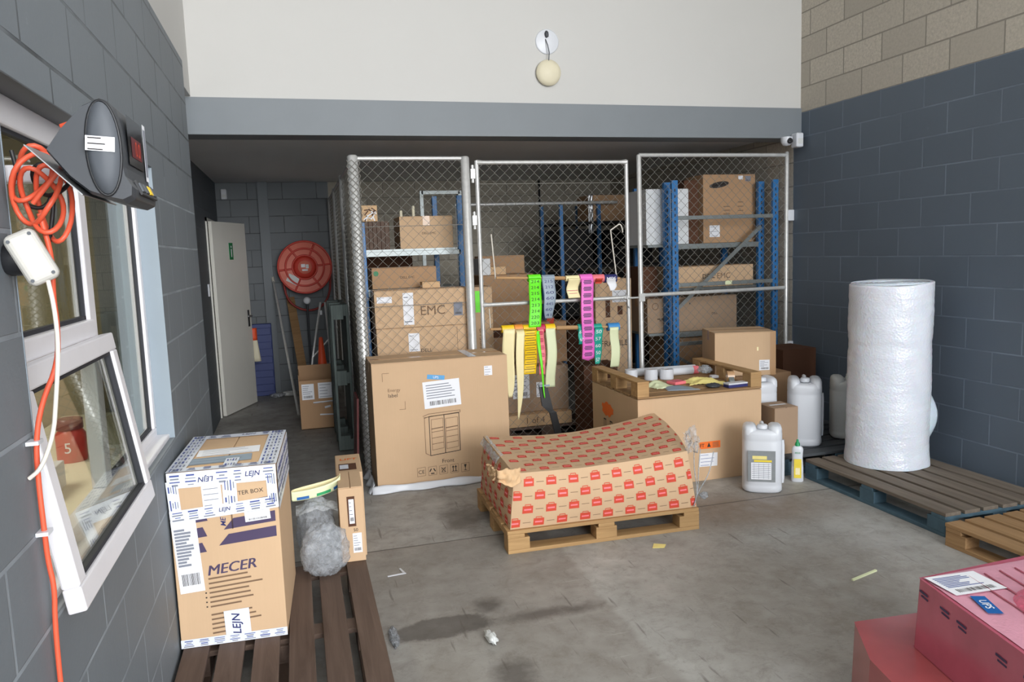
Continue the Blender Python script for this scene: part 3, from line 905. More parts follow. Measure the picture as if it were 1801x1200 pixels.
MB().tube([p - Vector((-0.5, 1.78, 1.9)) for p in smooth(drop)], 0.0055, 'orange_c', 8).build('cable_drop', oc)
for zc in (1.36, 1.165):
    MB().box(-0.012, 0.012, -0.022, 0.012, zc - 1.9 - 0.004, zc - 1.9 + 0.004, 'plastic_w').build('cable_clip', oc, loc=(-0.047, -0.005, 0))
bk = thing('black_lead', 'black power lead coiled among the orange cable loops', 'cable', (-0.47, 1.80, 1.9))
MB().tube(wobble((-0.005, 0.0, 0.0), 0.03, 0.035, 24, 0.0, 0.5, 0.1), 0.0045, 'black_c', 8, True).build('cable_loop', bk)
MB().tube(smooth([(-0.07, 0, 0.06), (-0.06, 0, 0.0), (-0.06, 0.0, -0.05), (-0.02, 0, -0.06), (0.0, 0.0, -0.02), (-0.01, 0.0, -0.09), (-0.02, -0.03, -0.16)]), 0.0045, 'black_c', 8).build('cable_tail', bk)
M['plug'] = plain('off_white_plastic', (200, 197, 190), 0.4, var=0.06, scale=30)
pb = thing('socket_box', 'white plastic socket box hanging from cables by the window', 'socket box', (-0.500, 1.72, 1.742), rot=(0, radians(-24), radians(10)))
MB().box(-0.030, 0.030, -0.02, 0.02, -0.054, 0.054, 'plug').build('box_body', pb, bevel=0.015, seg=4)
for sx, sz in ((-0.02, 0.042), (0.02, 0.042), (-0.02, -0.042), (0.02, -0.042)):
    MB().lathe([(0.0035, 0), (0.0035, 0.0015)], 'grey_p', 10, frame((sx, -0.02, sz), (1, 0, 0), (0, 0, 1))).build('screw', pb)
tag(MB().lathe([(0.03, 0), (0.034, 0.008), (0.034, 0.04), (0.02, 0.05)], 'black_p', 20, frame((-0.56, 1.765, 1.74), (0, 1, 0), (0, 0, 1))).build('cable_gland', None), 'black round cable gland on the wall behind the white socket box', 'cable gland')
tag(MB().tube(smooth([(-0.475, 1.715, 1.695), (-0.468, 1.712, 1.64), (-0.470, 1.72, 1.56), (-0.488, 1.73, 1.45), (-0.50, 1.735, 1.38), (-0.53, 1.74, 1.31), (-0.556, 1.745, 1.29)]), 0.0045, 'white_c', 8).build('white_lead', None), 'cream lead curving down from the white socket box', 'cable')


# ------------------------------------------------------------------ pallets
def pallet(label, loc, L, D, rz=0.0, H=0.144, deck='pw_tan', side='pw_tan', n=7, name='wooden_pallet', rot=None, group=None, bw=None, mid_block=True, deck_over=0.0, skids=(0, 1, 2)):
    """two-way pallet: deck boards along local x, cross boards, blocks, bottom boards"""
    t = thing(name, label, 'pallet', loc, rz, group, rot)
    x0, y0 = -L / 2, -D / 2
    bw = bw or D / n * 0.82
    for i in range(n):
        yc = y0 + bw / 2 + (D - bw) * i / (n - 1)
        j = rnd.uniform(-0.006, 0.006)
        MB().box(x0 + j, -x0 + j, yc - bw / 2, yc + bw / 2, H - 0.022, H, deck).build('deck_board', t, bevel=0.003)
    for i in range(3):
        xc = (x0 + 0.05) + (L - 0.1) * i / 2
        MB().box(xc - 0.05, xc + 0.05, y0, -y0, H - 0.044, H - 0.022, side).build('cross_board', t, bevel=0.002)
    for k in skids:
        yc = (y0 + 0.05) + (D - 0.1) * k / 2
        for i in range(3):
            xc = (x0 + 0.065) + (L - 0.13) * i / 2
            MB().box(xc - 0.065, xc + 0.065, yc - 0.05, yc + 0.05, 0.022, H - 0.044, side).build('block', t, bevel=0.003)
        MB().box(x0, -x0, yc - 0.05, yc + 0.05, 0.0, 0.022, side).build('bottom_board', t, bevel=0.002)
    return t


pallet('pale pine pallet under the sagging red-printed carton', (1.675, 4.46, 0), 1.20, 0.86, radians(-1.5), 0.135, 'pw_light', 'pw_light', 6)
pallet('blue-edged grey pallet under the bubble wrap roll', (3.885, 4.02, 0), 1.25, 0.80, radians(90), 0.144, 'pw_blue', 'pw_paint', 6)
pallet('unpainted tan pallet at the right edge of the photo, nearest the camera on that side', (3.82, 2.72, 0), 1.20, 0.80, radians(92), 0.13, 'pw_tan', 'pw_tan', 6)
pallet('slate grey pallet beneath the white jerrycans by the wall', (3.87, 5.25, 0), 1.10, 1.02, 0, 0.144, 'pw_slate', 'pw_paint', 7)
pallet('dark brown weathered pallet against the left wall under the taped carton', (-0.145, 3.27, 0), 1.34, 0.80, radians(90), 0.144, 'pw_dark', 'pw_dark', 6, bw=0.102)
gp = pallet('green-grey pallet stood on end against the cage side', (0.27, 7.24, 0.66), 1.30, 0.85, rot=(radians(90), radians(-90), radians(90)), H=0.15, deck='pw_green', side='pw_green', n=6)


# ------------------------------------------------------------------ chain-link cage
def chain_link(mb, o, u, W, H, p=0.083, r=0.0017, mat='wire'):
    """zigzag wires of a chain-link mesh in the plane of o + a*u + b*z"""
    o, u = Vector(o), Vector(u).normalized()
    w = Vector((u.y, -u.x, 0.0))
    n, m = max(1, round(W / p * 2)), round(H / p * 2)
    px, pz = W / n, H / m
    vs, fs = [], []
    for i in range(n + 1):
        pts = []
        for j in range(m + 1):
            a = i * px + (px / 2 if (i + j) % 2 else -px / 2) * 1.04
            pts.append(o + u * min(max(a, 0.0), W) + Vector((0, 0, j * pz)) + w * (0.0025 if (i + j) % 2 else -0.0025))
        for a, b in zip(pts, pts[1:]):
            d = (b - a).normalized()
            q = d.cross(w).normalized()
            k = len(vs)
            for e in (a, b):
                for t in range(4):
                    c = t * pi / 2 + pi / 4
                    vs.append(e + (q * cos(c) + w * sin(c)) * r)
            fs += [(k + t, k + (t + 1) % 4, k + 4 + (t + 1) % 4, k + 4 + t) for t in range(4)]
    mb.add(vs, fs, mat, True)
    return mb


def fence(name, label, cat, o, u, W, H, posts, rails, wires=(), r_rail=0.016, z0=0.05, group=None):
    o, u = Vector(o), Vector(u).normalized()
    t = thing(name, label, cat, o, group=group)
    for a, r, h in posts:
        q = u * a
        mb = MB().tube([q, q + Vector((0, 0, h - 0.01)), q + Vector((0, 0, h))], [r, r, r * 0.7], 'galv', 16)
        mb.build('post', t)
    a0, a1 = posts[0][0], posts[-1][0]
    for z in rails:
        MB().cyl(u * a0 + Vector((0, 0, z)), u * a1 + Vector((0, 0, z)), r_rail, 'galv', 12).build('rail', t)
    mb = chain_link(MB(), u * a0 + Vector((0, 0, z0)), u, a1 - a0, H - z0)
    mb.build('wire_mesh', t)
    for z in wires:
        MB().cyl(u * a0 + Vector((0, 0.004, z)), u * a1 + Vector((0, 0.004, z)), 0.0025, 'wire', 6).build('tension_wire', t)
    return t


fl_ = fence('chain_link_fence', 'left front panel of the chain-link cage, its thick corner post wrapped in mesh', 'fence', (0.478, 6.10, 0), (1, 0, 0), 0.9, 2.47, ((0.0, 0.042, 2.50), (0.885, 0.036, 2.49)), (2.475,), (1.95, 1.32))
chain_link(MB(), (-0.05, -0.048, 0.02), (1, 0, 0), 0.10, 2.44, 0.05, 0.0028).build('post_wrap', next(c for c in fl_.children if c.name.startswith('post')))
fr2 = fence('chain_link_fence', 'right front panel of the chain-link cage with the blue rack behind it', 'fence', (2.885, 6.10, 0), (1, 0, 0), 1.46, 2.48, ((0.0, 0.021, 2.505), (1.465, 0.019, 2.53)), (2.50, 1.30), (), 0.017)
for z in (1.96, 0.75):
    MB().box(1.47, 1.535, -0.02, 0.02, z - 0.05, z + 0.05, 'plastic_w').build('wall_bracket', fr2, bevel=0.006)
fence('chain_link_fence', 'long side run of the chain-link cage along the passage', 'fence', (0.478, 6.25, 0), (0, 1, 0), 4.0, 2.47, ((0.0, 0.018, 2.47), (1.35, 0.026, 2.50), (2.7, 0.026, 2.50), (3.98, 0.026, 2.50)), (2.475,), (1.3,))

gt = thing('cage_gate', 'chain-link gate hung with strips of printed tape', 'gate', (1.455, 6.085, 0))
gw = 1.305
for x in (0.0, gw):
    MB().cyl((x, 0, 0.10), (x, 0, 2.455), 0.0175, 'galv', 14).build('stile', gt)
for z in (0.12, 1.29, 2.44):
    MB().tube([(0, 0, z), (0.05, 0, z), (gw - 0.05, 0, z), (gw, 0, z)], [0.024, 0.0165, 0.0165, 0.024], 'galv', 14).build('rail', gt)
chain_link(MB(), (0, 0, 0.12), (1, 0, 0), gw, 2.32).build('wire_mesh', gt)
MB().cyl((0, 0.004, 2.27), (gw, 0.004, 2.27), 0.0025, 'wire', 6).build('tension_wire', gt)
for z in (2.35, 1.98, 0.5):
    MB().box(-0.055, -0.018, -0.02, 0.02, z - 0.04, z + 0.04, 'galv').cyl((-0.035, 0, z - 0.07), (-0.035, 0, z + 0.07), 0.012, 'galv').build('hinge', gt, bevel=0.003)
la = MB().cyl((gw - 0.05, -0.022, 1.285), (gw + 0.10, -0.022, 1.285), 0.008, 'galv').box(gw + 0.085, gw + 0.14, -0.04, -0.02, 1.25, 1.32, 'galv').tube([(gw - 0.02, -0.025, 1.30), (gw - 0.02, -0.03, 1.22), (gw + 0.0, -0.03, 1.20)], 0.006, 'galv')
la.build('latch', gt)

# ---- dowels and tape rolls hanging on the gate


def dowel(label, a, b, r=0.011, grip=None):
    a, b = Vector(a), Vector(b)
    t = thing('wooden_dowel', label, 'dowel', a)
    d = b - a
    MB().tube([(0, 0, 0), d * 0.5, d], r, 'dowel', 12).build('rod', t)
    return t, d


YS = 6.032
d1, v1 = dowel('upper wooden rod of tape rolls hung across the gate', (1.568, YS, 1.511), (2.66, YS, 1.459))
d2, v2 = dowel('lower wooden rod of tape rolls hung across the gate', (1.503, YS, 1.093), (2.665, YS, 1.045))
for p, q in (((1.568, 6.05, 1.50), (1.548, 6.06, 1.865)), ((2.64, 6.05, 1.45), (2.595, 6.06, 1.87))):
    MB().tube([Vector(p) - Vector((1.568, YS, 1.511)), Vector(q) - Vector((1.568, YS, 1.511))], 0.006, 'white_c', 6).build('hanging_cord', d1)
MB().tube([Vector(p) - Vector((1.568, YS, 1.511)) for p in smooth([(2.595, 6.06, 1.87), (2.64, 6.05, 1.90), (2.679, 6.05, 1.925), (2.70, 6.05, 1.88), (2.706, 6.06, 1.85)])], 0.006, 'white_c', 6).build('hanging_cord', d1)
MB().tube([Vector((1.51, 6.05, 1.10)) - Vector((1.503, YS, 1.093)), Vector((1.508, 6.06, 1.26)) - Vector((1.503, YS, 1.093))], 0.004, 'white_c', 6).build('hanging_cord', d2)
MB().tube([v1 * 0.44, v1 * 0.54], 0.017, 'dowel', 12).build('paper_core', d1)
MB().tube([v2 * 0.49, v2 * 0.66], 0.019, 'dowel', 12).build('paper_core', d2)


def rod_z(x, rod):
    a, b = ((1.568, 1.511), (2.66, 1.459)) if rod == 1 else ((1.503, 1.093), (2.665, 1.045))
    return a[1] + (b[1] - a[1]) * (x - a[0]) / (b[0] - a[0])


def tape_roll(label, rod, x0, x1, zb, mat, xb=None, strip=None, w_end=None, texts=(), ink='ink', R=0.034, twist=0.0, forked=False, wob=0.006, wstrip=None, yo=0.0):
    """a roll of tape on the rod with its loose end hanging down to zb"""
    xc, w = (x0 + x1) / 2, (x1 - x0)
    zr = rod_z(xc, rod)
    t = thing('tape_roll', label, 'tape', (xc, YS, zr), group=None)
    Tx = frame((-w / 2, 0, 0), (0, 1, 0), (0, 0, 1))
    MB().lathe([(0.013, 0), (R, 0), (R, w), (0.013, w)], mat, 24, Tx, smooth=False).build('roll', t)
    if zb is None:
        return t
    L = zr - zb
    xb = xc if xb is None else xb
    sw = wstrip or w
    we = (w_end if w_end is not None else sw)

    def f(u, v):
        s_ = sw + (we - sw) * v ** 3
        tw = twist * sin(pi * v)
        a = (u - 0.5) * s_
        x = (xb - xc) * v + a * cos(tw) + wob * sin(v * 7 + x0 * 9)
        y = -R - 0.002 + 0.02 * v - a * sin(tw) + 0.012 * sin(v * 5 + x0 * 20) - 0.014 + yo
        z = -L * v + (0.02 * (abs(u - 0.5) * 2 - 0.5) * (v > 0.999) if forked else 0)
        return (x, y if v > 0.02 else -R - 0.001, z)
    mb = MB().sheet(f, 6, 26, strip or mat, 0.0008)
    k = len(texts)
    for i, st in enumerate(texts):
        v = (i + 0.55) / k * (0.97 if k > 2 else 0.9)
        c, cx = Vector(f(0.5, v)), Vector(f(1.0, v)) - Vector(f(0.0, v))
        dz = Vector(f(0.5, min(1, v + 0.02))) - Vector(f(0.5, v - 0.02))
        T = frame(c - cx.cross(-dz).normalized() * -0.0022, cx, -dz)
        if st == '-':
            mb.quad(T, 0, 0.012, cx.length * 0.9, 0.005, 0, ink)
            mb.quad(T, 0, -0.012, cx.length * 0.7, 0.004, 0, ink)
        elif st == '=':
            for q in (0.012, 0.0, -0.012):
                mb.quad(T, 0.0, q, cx.length * (0.7 - abs(q) * 8), 0.0075, 0, ink)
        else:
            mb.text(T, st, 0, 0, cx.length * 0.66, 0, ink, h=min(0.03, L / k * 0.5))
    mb.build('hanging_strip', t)
    return t


tape_roll('lime green tape with black numbers hanging from the upper rod', 1, 1.838, 1.944, 1.09, 'lime', 1.882, texts=('214', '214', '215', '214', '213', '214', '220', '203'), R=0.03)
tape_roll('silver-grey tape with dark numbers hanging beside the lime green strip', 1, 1.956, 2.064, 1.155, 'silver_t', 2.005, w_end=0.06, texts=('215', '212', '60', '60', '445', '60', '41'), ink='ink_navy', R=0.028)
tape_roll('pale pink roll with a short cream flap on the upper rod', 1, 2.166, 2.285, 1.315, 'cream_t', 2.225, R=0.024, wstrip=0.105, texts=('', '-'), ink='maroon_t')
tape_roll('bright pink printed tape, longest strip on the upper rod', 1, 2.289, 2.398, 0.785, 'pink_t', 2.338, texts=('=',) * 12, ink='purple', R=0.036, forked=True)
tape_roll('salmon pink roll with a red patch at the right of the upper rod', 1, 2.402, 2.508, 1.425, 'salmon_t', 2.45, R=0.034, texts=(), strip='red_print', wstrip=0.06)
mixr = tape_roll('blue and white roll lettered MIX at the right end of the upper rod', 1, 2.512, 2.622, 1.36, 'ink_navy', 2.575, strip='paper', R=0.035, w_end=0.03, wstrip=0.085)
MB().text(frame((0, -0.0365, -0.002), (1, 0, 0), (0, 0, 1)), 'MIX', 0, 0, 0.08, 0, 'paper', h=0.03, bold=True).build('lettering', mixr)
tape_roll('golden yellow roll with a long twisted cream strip, leftmost on the lower rod', 2, 1.597, 1.700, 0.52, 'yellow_t', 1.64, strip='cream_t', w_end=0.03, R=0.032, twist=0.4)
tape_roll('orange roll with the longest cream strip, ending in a point', 2, 1.704, 1.774, 0.33, 'orange_t', 1.705, strip='cream_t', w_end=0.008, R=0.036, yo=-0.03)
tape_roll('broad yellow tape with black lines on the lower rod', 2, 1.778, 1.887, 0.70, 'yellow_t', 1.825, texts=('-',) * 9, R=0.034)
tape_roll('crimson roll with a narrow pink strip ending in green, beside the broad yellow tape', 2, 1.893, 1.966, 0.69, 'maroon_t', 1.93, strip='salmon_t', wstrip=0.05, texts=('=',) * 6, ink='maroon_t', R=0.036)
tag(MB().sheet(lambda u, v: (1.895 + 0.035 * (u - 0.5) * (1 - 0.8 * v) + 0.045 * v, 5.985 + 0.01 * sin(v * 9), 1.06 - 0.57 * v), 3, 20, 'lime', 0.001).build('loose_tape', None), 'narrow twisted green tape end hanging beside the crimson strip', 'tape')
tape_roll('pale yellow-green strip hanging between the crimson roll and the bare rod', 2, 1.972, 2.056, 0.575, 'yellow_t', 2.0, strip='pale_t', R=0.036)
tape_roll('short teal tape half hidden behind the bright pink strip', 2, 2.262, 2.318, 0.92, 'teal_t', 2.282, texts=('60', '60'), ink='paper', R=0.03)
tape_roll('teal tape with white numbers hanging right of the bright pink strip', 2, 2.40, 2.475, 0.74, 'teal_t', 2.43, w_end=0.04, texts=('50', '57', '60', '50', '57'), ink='paper', R=0.03)
tape_roll('light blue roll with a white strip at the right end of the lower rod', 2, 2.535, 2.64, 0.705, 'blue_t', 2.585, strip='pale_t', wstrip=0.082, R=0.034)

# ------------------------------------------------------------------ boxes and racks in the cage
# left rack
lr = thing('storage_rack', 'grey-shelved blue rack behind the left front cage panel', 'rack', (0.97, 6.75, 0))
for x, y, h in ((-0.42, -0.3, 2.0), (0.405, -0.3, 2.21), (-0.42, 0.3, 2.25), (0.30, 0.3, 2.25)):
    MB().box(x - 0.022, x + 0.022, y - 0.02, y + 0.02, 0, h, 'rack_blue').build('upright', lr, bevel=0.003)
for z in (1.745, 1.413, 0.83):
    MB().box(-0.40, 0.40, -0.32, -0.30, z - 0.03, z + 0.01, 'rack_grey').build('beam', lr, bevel=0.002)
    MB().box(-0.40, 0.40, 0.29, 0.31, z - 0.03, z + 0.01, 'rack_grey').build('beam', lr, bevel=0.002)
    MB().box(-0.40, 0.40, -0.29, 0.29, z + 0.01, z + 0.028, 'rack_grey').build('shelf_board', lr)
ZS = 1.773
Carton('tan cardboard box on the top shelf of the left rack', 0.875, 1.335, 6.56, 6.95, ZS, ZS + 0.275, 'kraft', along='y').text('F', 'DELL EMC', 0.25, 0.13, 0.12, 'ink').done()
sl = thing('slatted_crate', 'dark brown slatted wooden crate beside the tan box on the top shelf', 'crate', (0.685, 6.75, ZS))
for i in range(6):
    MB().box(-0.10 + i * 0.034, -0.10 + i * 0.034 + 0.029, -0.16, -0.148, 0, 0.24, 'pw_dark').build('slat', sl)
MB().box(-0.105, 0.105, -0.147, 0.14, 0, 0.235, 'kraft_in').build('crate_body', sl)
ptn = MB().box(-0.066, 0.066, -0.06, 0.06, 0, 0.135, 'kraft_l')
rr = random.Random(4)
for i in range(16):
    ptn.quad(frame((-0.066, -0.06, 0), (1, 0, 0), (0, 0, 1)), rr.uniform(0.02, 0.11), rr.uniform(0.02, 0.115), 0.05, 0.009, 0.001 + i * 0.00005, 'kraft_in' if i % 2 else 'paper', rr.uniform(0, 3.1))
tag(ptn.build('patterned_tin', loc=(0.632, 6.66, ZS + 0.241), bevel=0.004), 'small brown and white patterned tin on the slatted crate', 'tin')
for x, h in ((1.035, 0.09), (0.925, 0.05)):
    tag(MB().lathe([(0.014, 0), (0.014, h), (0.008, h + 0.012)], 'cream', 12).build('tube_end', loc=(x, 6.8, ZS + 0.277)), 'pale tube standing on the tan box, %s' % ('taller of the two' if h > 0.06 else 'shorter of the two'), 'tube')
Carton('big box lettered EMC behind the left front cage panel', 0.588, 1.365, 6.155, 6.42, 1.138, 1.442, 'kraft', along='x').lab('F', 0.27, 0.15, 0.085, 0.26, name='torn_label', lines=2, bar=False).lab('F', 0.08, 0.23, 0.12, 0.05, name='torn_label', lines=2, bar=False).text('F', 'EMC', 0.47, 0.13, 0.20, 'ink_soft').lab('F', 0.68, 0.13, 0.075, 0.11, lines=3, mat='ink_grey').done()
Carton('box lettered DELL directly under the EMC box', 0.592, 1.395, 6.16, 6.42, 0.852, 1.136, 'kraft', along='x').lab('F', 0.30, 0.16, 0.09, 0.15, name='torn_label', lines=2, bar=False).text('F', 'DELL', 0.40, 0.09, 0.09, 'ink').rect('F', 0.66, 0.14, 0.003, 0.26, 'ink_soft').done()
Carton('long low box with green sticker between shelf and EMC box', 0.615, 1.165, 6.52, 6.92, 1.443, 1.62, 'kraft_d', along='x').text('F', 'DELL EMC', 0.30, 0.09, 0.12, 'ink').poly('F', [(0.035 + 0.022 * cos(a * pi / 8), 0.13 + 0.022 * sin(a * pi / 8)) for a in range(16)], 'green_s').done()
Carton('small flat box in front of the long low box, atop the EMC box', 1.0, 1.15, 6.28, 6.40, 1.444, 1.495, 'kraft_l', tape=False).done()
Carton('tall box at the bottom of the left rack under the shelf board', 0.60, 1.33, 6.16, 6.42, 0.0, 0.85, 'kraft_d').done()
Carton('upright box with lime sticker between left post and gate', 1.46, 1.66, 6.55, 6.95, 0.0, 1.42, 'kraft', along='y', tape=False).rect('F', 0.08, 1.29, 0.07, 0.19, 'lime').text('F', 'THIS SIDE UP', 0.09, 0.9, 0.3, 'ink_soft', rot=pi / 2).done()

# middle, behind the gate
Carton('brown box standing high behind the left of the gate', 1.68, 2.22, 7.1, 7.6, 0.977, 1.50, 'kraft_d').done()
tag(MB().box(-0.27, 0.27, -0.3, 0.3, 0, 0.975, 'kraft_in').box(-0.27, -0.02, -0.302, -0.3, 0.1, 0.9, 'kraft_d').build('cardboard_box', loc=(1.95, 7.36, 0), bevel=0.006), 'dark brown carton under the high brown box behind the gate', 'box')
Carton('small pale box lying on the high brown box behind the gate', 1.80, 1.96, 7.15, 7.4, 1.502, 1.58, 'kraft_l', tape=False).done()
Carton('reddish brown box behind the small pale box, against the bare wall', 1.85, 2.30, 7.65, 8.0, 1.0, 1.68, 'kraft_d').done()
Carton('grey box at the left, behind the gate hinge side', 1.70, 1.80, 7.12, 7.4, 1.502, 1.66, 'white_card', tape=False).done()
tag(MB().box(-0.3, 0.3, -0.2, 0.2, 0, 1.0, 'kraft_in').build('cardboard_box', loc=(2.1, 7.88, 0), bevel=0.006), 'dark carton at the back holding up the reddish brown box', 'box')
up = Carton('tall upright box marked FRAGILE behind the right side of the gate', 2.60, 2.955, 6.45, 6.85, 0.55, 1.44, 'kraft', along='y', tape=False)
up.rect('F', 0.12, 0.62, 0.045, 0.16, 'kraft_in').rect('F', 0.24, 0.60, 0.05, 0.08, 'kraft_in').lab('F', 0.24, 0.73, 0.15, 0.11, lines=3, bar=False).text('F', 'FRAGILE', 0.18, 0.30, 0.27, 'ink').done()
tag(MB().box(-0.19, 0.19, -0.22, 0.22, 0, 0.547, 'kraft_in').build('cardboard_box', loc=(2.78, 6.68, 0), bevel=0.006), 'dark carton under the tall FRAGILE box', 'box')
lb = Carton('brown box with white labels low behind the hanging strips', 1.76, 2.38, 6.62, 7.0, 0.245, 0.66, 'kraft_g')
lb.lab('F', 0.16, 0.24, 0.16, 0.22, lines=4).lab('F', 0.34, 0.20, 0.07, 0.14, lines=2, bar=False).text('F', 'C', 0.54, 0.3, 0.02, 'ink').done()
fb = Carton('flat pinkish box on the cage floor beneath the box with white labels', 1.76, 2.37, 6.52, 7.0, 0.13, 0.242, 'kraft_l')
fb.text('F', '1 of 4', 0.26, 0.055, 0.17, 'ink_soft').done()
pallet('dark low pallet on the cage floor under the flat pinkish box', (2.13, 6.78, 0), 0.90, 0.56, 0, 0.128, 'pw_dark', 'pw_dark', 5)
rb = Carton('brown carton with red mark further back behind the gate', 1.94, 2.44, 6.80, 7.0, 0.662, 1.05, 'kraft_d')
rb.poly('F', [(0.30, 0.40), (0.37, 0.35), (0.38, 0.42), (0.33, 0.45)], 'red_print').done()
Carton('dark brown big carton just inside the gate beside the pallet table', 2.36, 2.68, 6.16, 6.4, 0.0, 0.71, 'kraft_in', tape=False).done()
pole = thing('black_lifting_strap', 'black flat strap leaning against the gate below the strips', 'strap', (2.03, 5.99, 0.0))
MB().loft([[(0.06 - 0.03, -0.01, 0), (0.06 + 0.03, -0.01, 0), (0.06 + 0.03, 0.01, 0), (0.06 - 0.03, 0.01, 0)], [(-0.02 - 0.03, 0.0, 0.36), (-0.02 + 0.03, 0.0, 0.36), (-0.02 + 0.03, 0.02, 0.36), (-0.02 - 0.03, 0.02, 0.36)],
           [(-0.07 - 0.04, 0.01, 0.42), (-0.07 + 0.055, 0.01, 0.38), (-0.07 + 0.055, 0.03, 0.38), (-0.07 - 0.04, 0.03, 0.42)], [(-0.10 - 0.03, 0.03, 0.60), (-0.10 + 0.05, 0.03, 0.57), (-0.10 + 0.05, 0.045, 0.57), (-0.10 - 0.03, 0.045, 0.60)]], 'black_p', smooth=False).build('blade', pole)
MB().box(-0.13, -0.04, 0.01, 0.028, 0.585, 0.60, 'silver_t').build('edge_strip', pole)

# back of the cage: dark shelving with its loads
dr = thing('dark_shelving', 'dark shelving with blue uprights deep in the cage behind the gate', 'rack', (3.55, 8.6, 0))
for x in (-0.62, -0.16, 0.62):
    for y in (-0.35, 0.35):
        MB().box(x - 0.02, x + 0.02, y - 0.02, y + 0.02, 0, 2.25, 'rack_blue').build('upright', dr, bevel=0.003)
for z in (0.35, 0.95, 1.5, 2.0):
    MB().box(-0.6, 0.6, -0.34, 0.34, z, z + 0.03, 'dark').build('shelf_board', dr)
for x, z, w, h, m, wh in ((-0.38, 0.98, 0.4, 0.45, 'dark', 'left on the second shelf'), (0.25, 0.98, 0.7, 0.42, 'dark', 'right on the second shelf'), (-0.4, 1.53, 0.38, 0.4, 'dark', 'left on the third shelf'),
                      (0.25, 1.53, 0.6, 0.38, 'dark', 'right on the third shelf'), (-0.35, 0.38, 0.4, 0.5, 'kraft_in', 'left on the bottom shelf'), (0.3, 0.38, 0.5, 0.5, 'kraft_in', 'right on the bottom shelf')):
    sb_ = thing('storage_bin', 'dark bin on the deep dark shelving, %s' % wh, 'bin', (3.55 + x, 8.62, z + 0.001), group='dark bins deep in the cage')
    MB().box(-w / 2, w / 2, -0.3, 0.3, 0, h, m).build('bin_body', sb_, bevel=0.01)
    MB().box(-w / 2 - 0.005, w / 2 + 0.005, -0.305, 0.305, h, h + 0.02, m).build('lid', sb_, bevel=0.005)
foil = thing('foil_wrapped_parcel', 'shiny foil-wrapped brown parcel high on the deep shelving', 'parcel', (3.52, 8.35, 2.031))
MB().box(-0.24, 0.24, -0.06, 0.3, 0, 0.30, 'kraft_d').build('body', foil, bevel=0.01)
MB().sheet(lambda u, v: (-0.245 + 0.06 * u, -0.07 - 0.008 * noise.noise(Vector((u * 9, v * 14, 1))), 0.31 - 0.45 * v), 8, 24, 'metal', 0.002).build('foil_edge', foil)
tag(MB().cyl((0, 0, 0), (1.9, 0, 0), 0.018, 'galv').build('rail_tube', loc=(1.7, 8.2, 2.24)), 'horizontal grey tube across the back of the cage behind the gate', 'tube')
for x in (1.71, 3.58):
    pass
tag(MB().cyl((0, 0, 0), (0, 0, 2.69), 0.014, 'dark').build('conduit', loc=(3.34, YEND - 0.02, 0)), 'thin dark vertical conduit on the bare back wall', 'pipe')
tp = MB().cyl((0, 0, 0), (0, 0, 2.24), 0.016, 'galv')
tag(tp.build('support_pole', loc=(1.72, 8.2, 0)), 'upright grey pole carrying the horizontal tube in the cage', 'pole')
fw = thing('metal_frame', 'grey metal door-like frame standing behind the left rack', 'frame', (1.55, 8.25, 0))
for x in (-0.2, 0.22):
    MB().box(x - 0.02, x + 0.02, -0.015, 0.015, 0, 2.40, 'rack_grey').build('upright', fw, bevel=0.002)
MB().box(-0.2, 0.22, -0.015, 0.015, 2.36, 2.40, 'rack_grey').build('crossbar', fw, bevel=0.002)
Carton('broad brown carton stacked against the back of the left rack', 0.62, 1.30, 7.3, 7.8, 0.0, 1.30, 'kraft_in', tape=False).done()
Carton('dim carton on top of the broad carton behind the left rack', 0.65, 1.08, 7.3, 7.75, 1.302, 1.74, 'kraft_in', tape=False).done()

# right rack
RY = 6.42
bf = thing('rack_frame', 'blue upright rack frame with silver cross bars right behind the right cage panel', 'rack', (3.78, 6.22, 0))
for x in (-0.50, 0.53):
    ub = MB().box(x - 0.029, x + 0.029, -0.014, 0.014, 0, 2.295, 'rack_blue')
    for i in range(40):
        ub.box(x - 0.006, x + 0.006, -0.0146, -0.014, 0.05 + i * 0.055, 0.075 + i * 0.055, 'gasket')
    ub.build('upright', bf, bevel=0.002)
for z, x1 in ((1.965, 0.50), (1.365, 0.50), (0.83, 0.50)):
    MB().box(-0.47, x1, -0.016, 0.012, z - 0.017, z + 0.017, 'rack_grey').build('cross_bar', bf, bevel=0.002)
MB().box(0.0, 0.07, -0.018, -0.0165, 1.35, 1.385, 'pale_t').build('sticker', bf)
sr = thing('storage_rack', 'blue rack loaded with cartons behind the right cage panel', 'rack', (3.80, RY, 0))
for x in (-0.495, 0.49):
    ub = MB().box(x - 0.031, x + 0.031, -0.02, 0.02, 0, 2.295, 'rack_blue')
    for i in range(40):
        ub.box(x - 0.007, x + 0.007, -0.0206, -0.02, 0.05 + i * 0.055, 0.075 + i * 0.055, 'gasket')
    ub.build('upright', sr, bevel=0.002)
    MB().box(x - 0.03, x + 0.03, 0.62, 0.66, 0, 2.295, 'rack_blue').build('upright', sr, bevel=0.002)
for z in (1.72, 1.31, 0.90, 0.40):
    if z != 1.31:
        MB().box(-0.47, 0.46, -0.02, 0.01, z - 0.035, z + 0.012, 'rack_grey').build('beam', sr, bevel=0.002)
    MB().box(-0.47 if z == 1.31 else -0.68, 0.46, 0.012, 0.62, z - 0.01, z + 0.012, 'rack_grey').build('shelf_board', sr)
MB().prism([(-0.47, 1.12), (-0.44, 1.10), (0.47, 1.86), (0.45, 1.89)], 0.012, 0.022, 'rack_grey', frame((0, -0.04, 0), (1, 0, 0), (0, 0, 1))).build('diagonal_brace', sr)
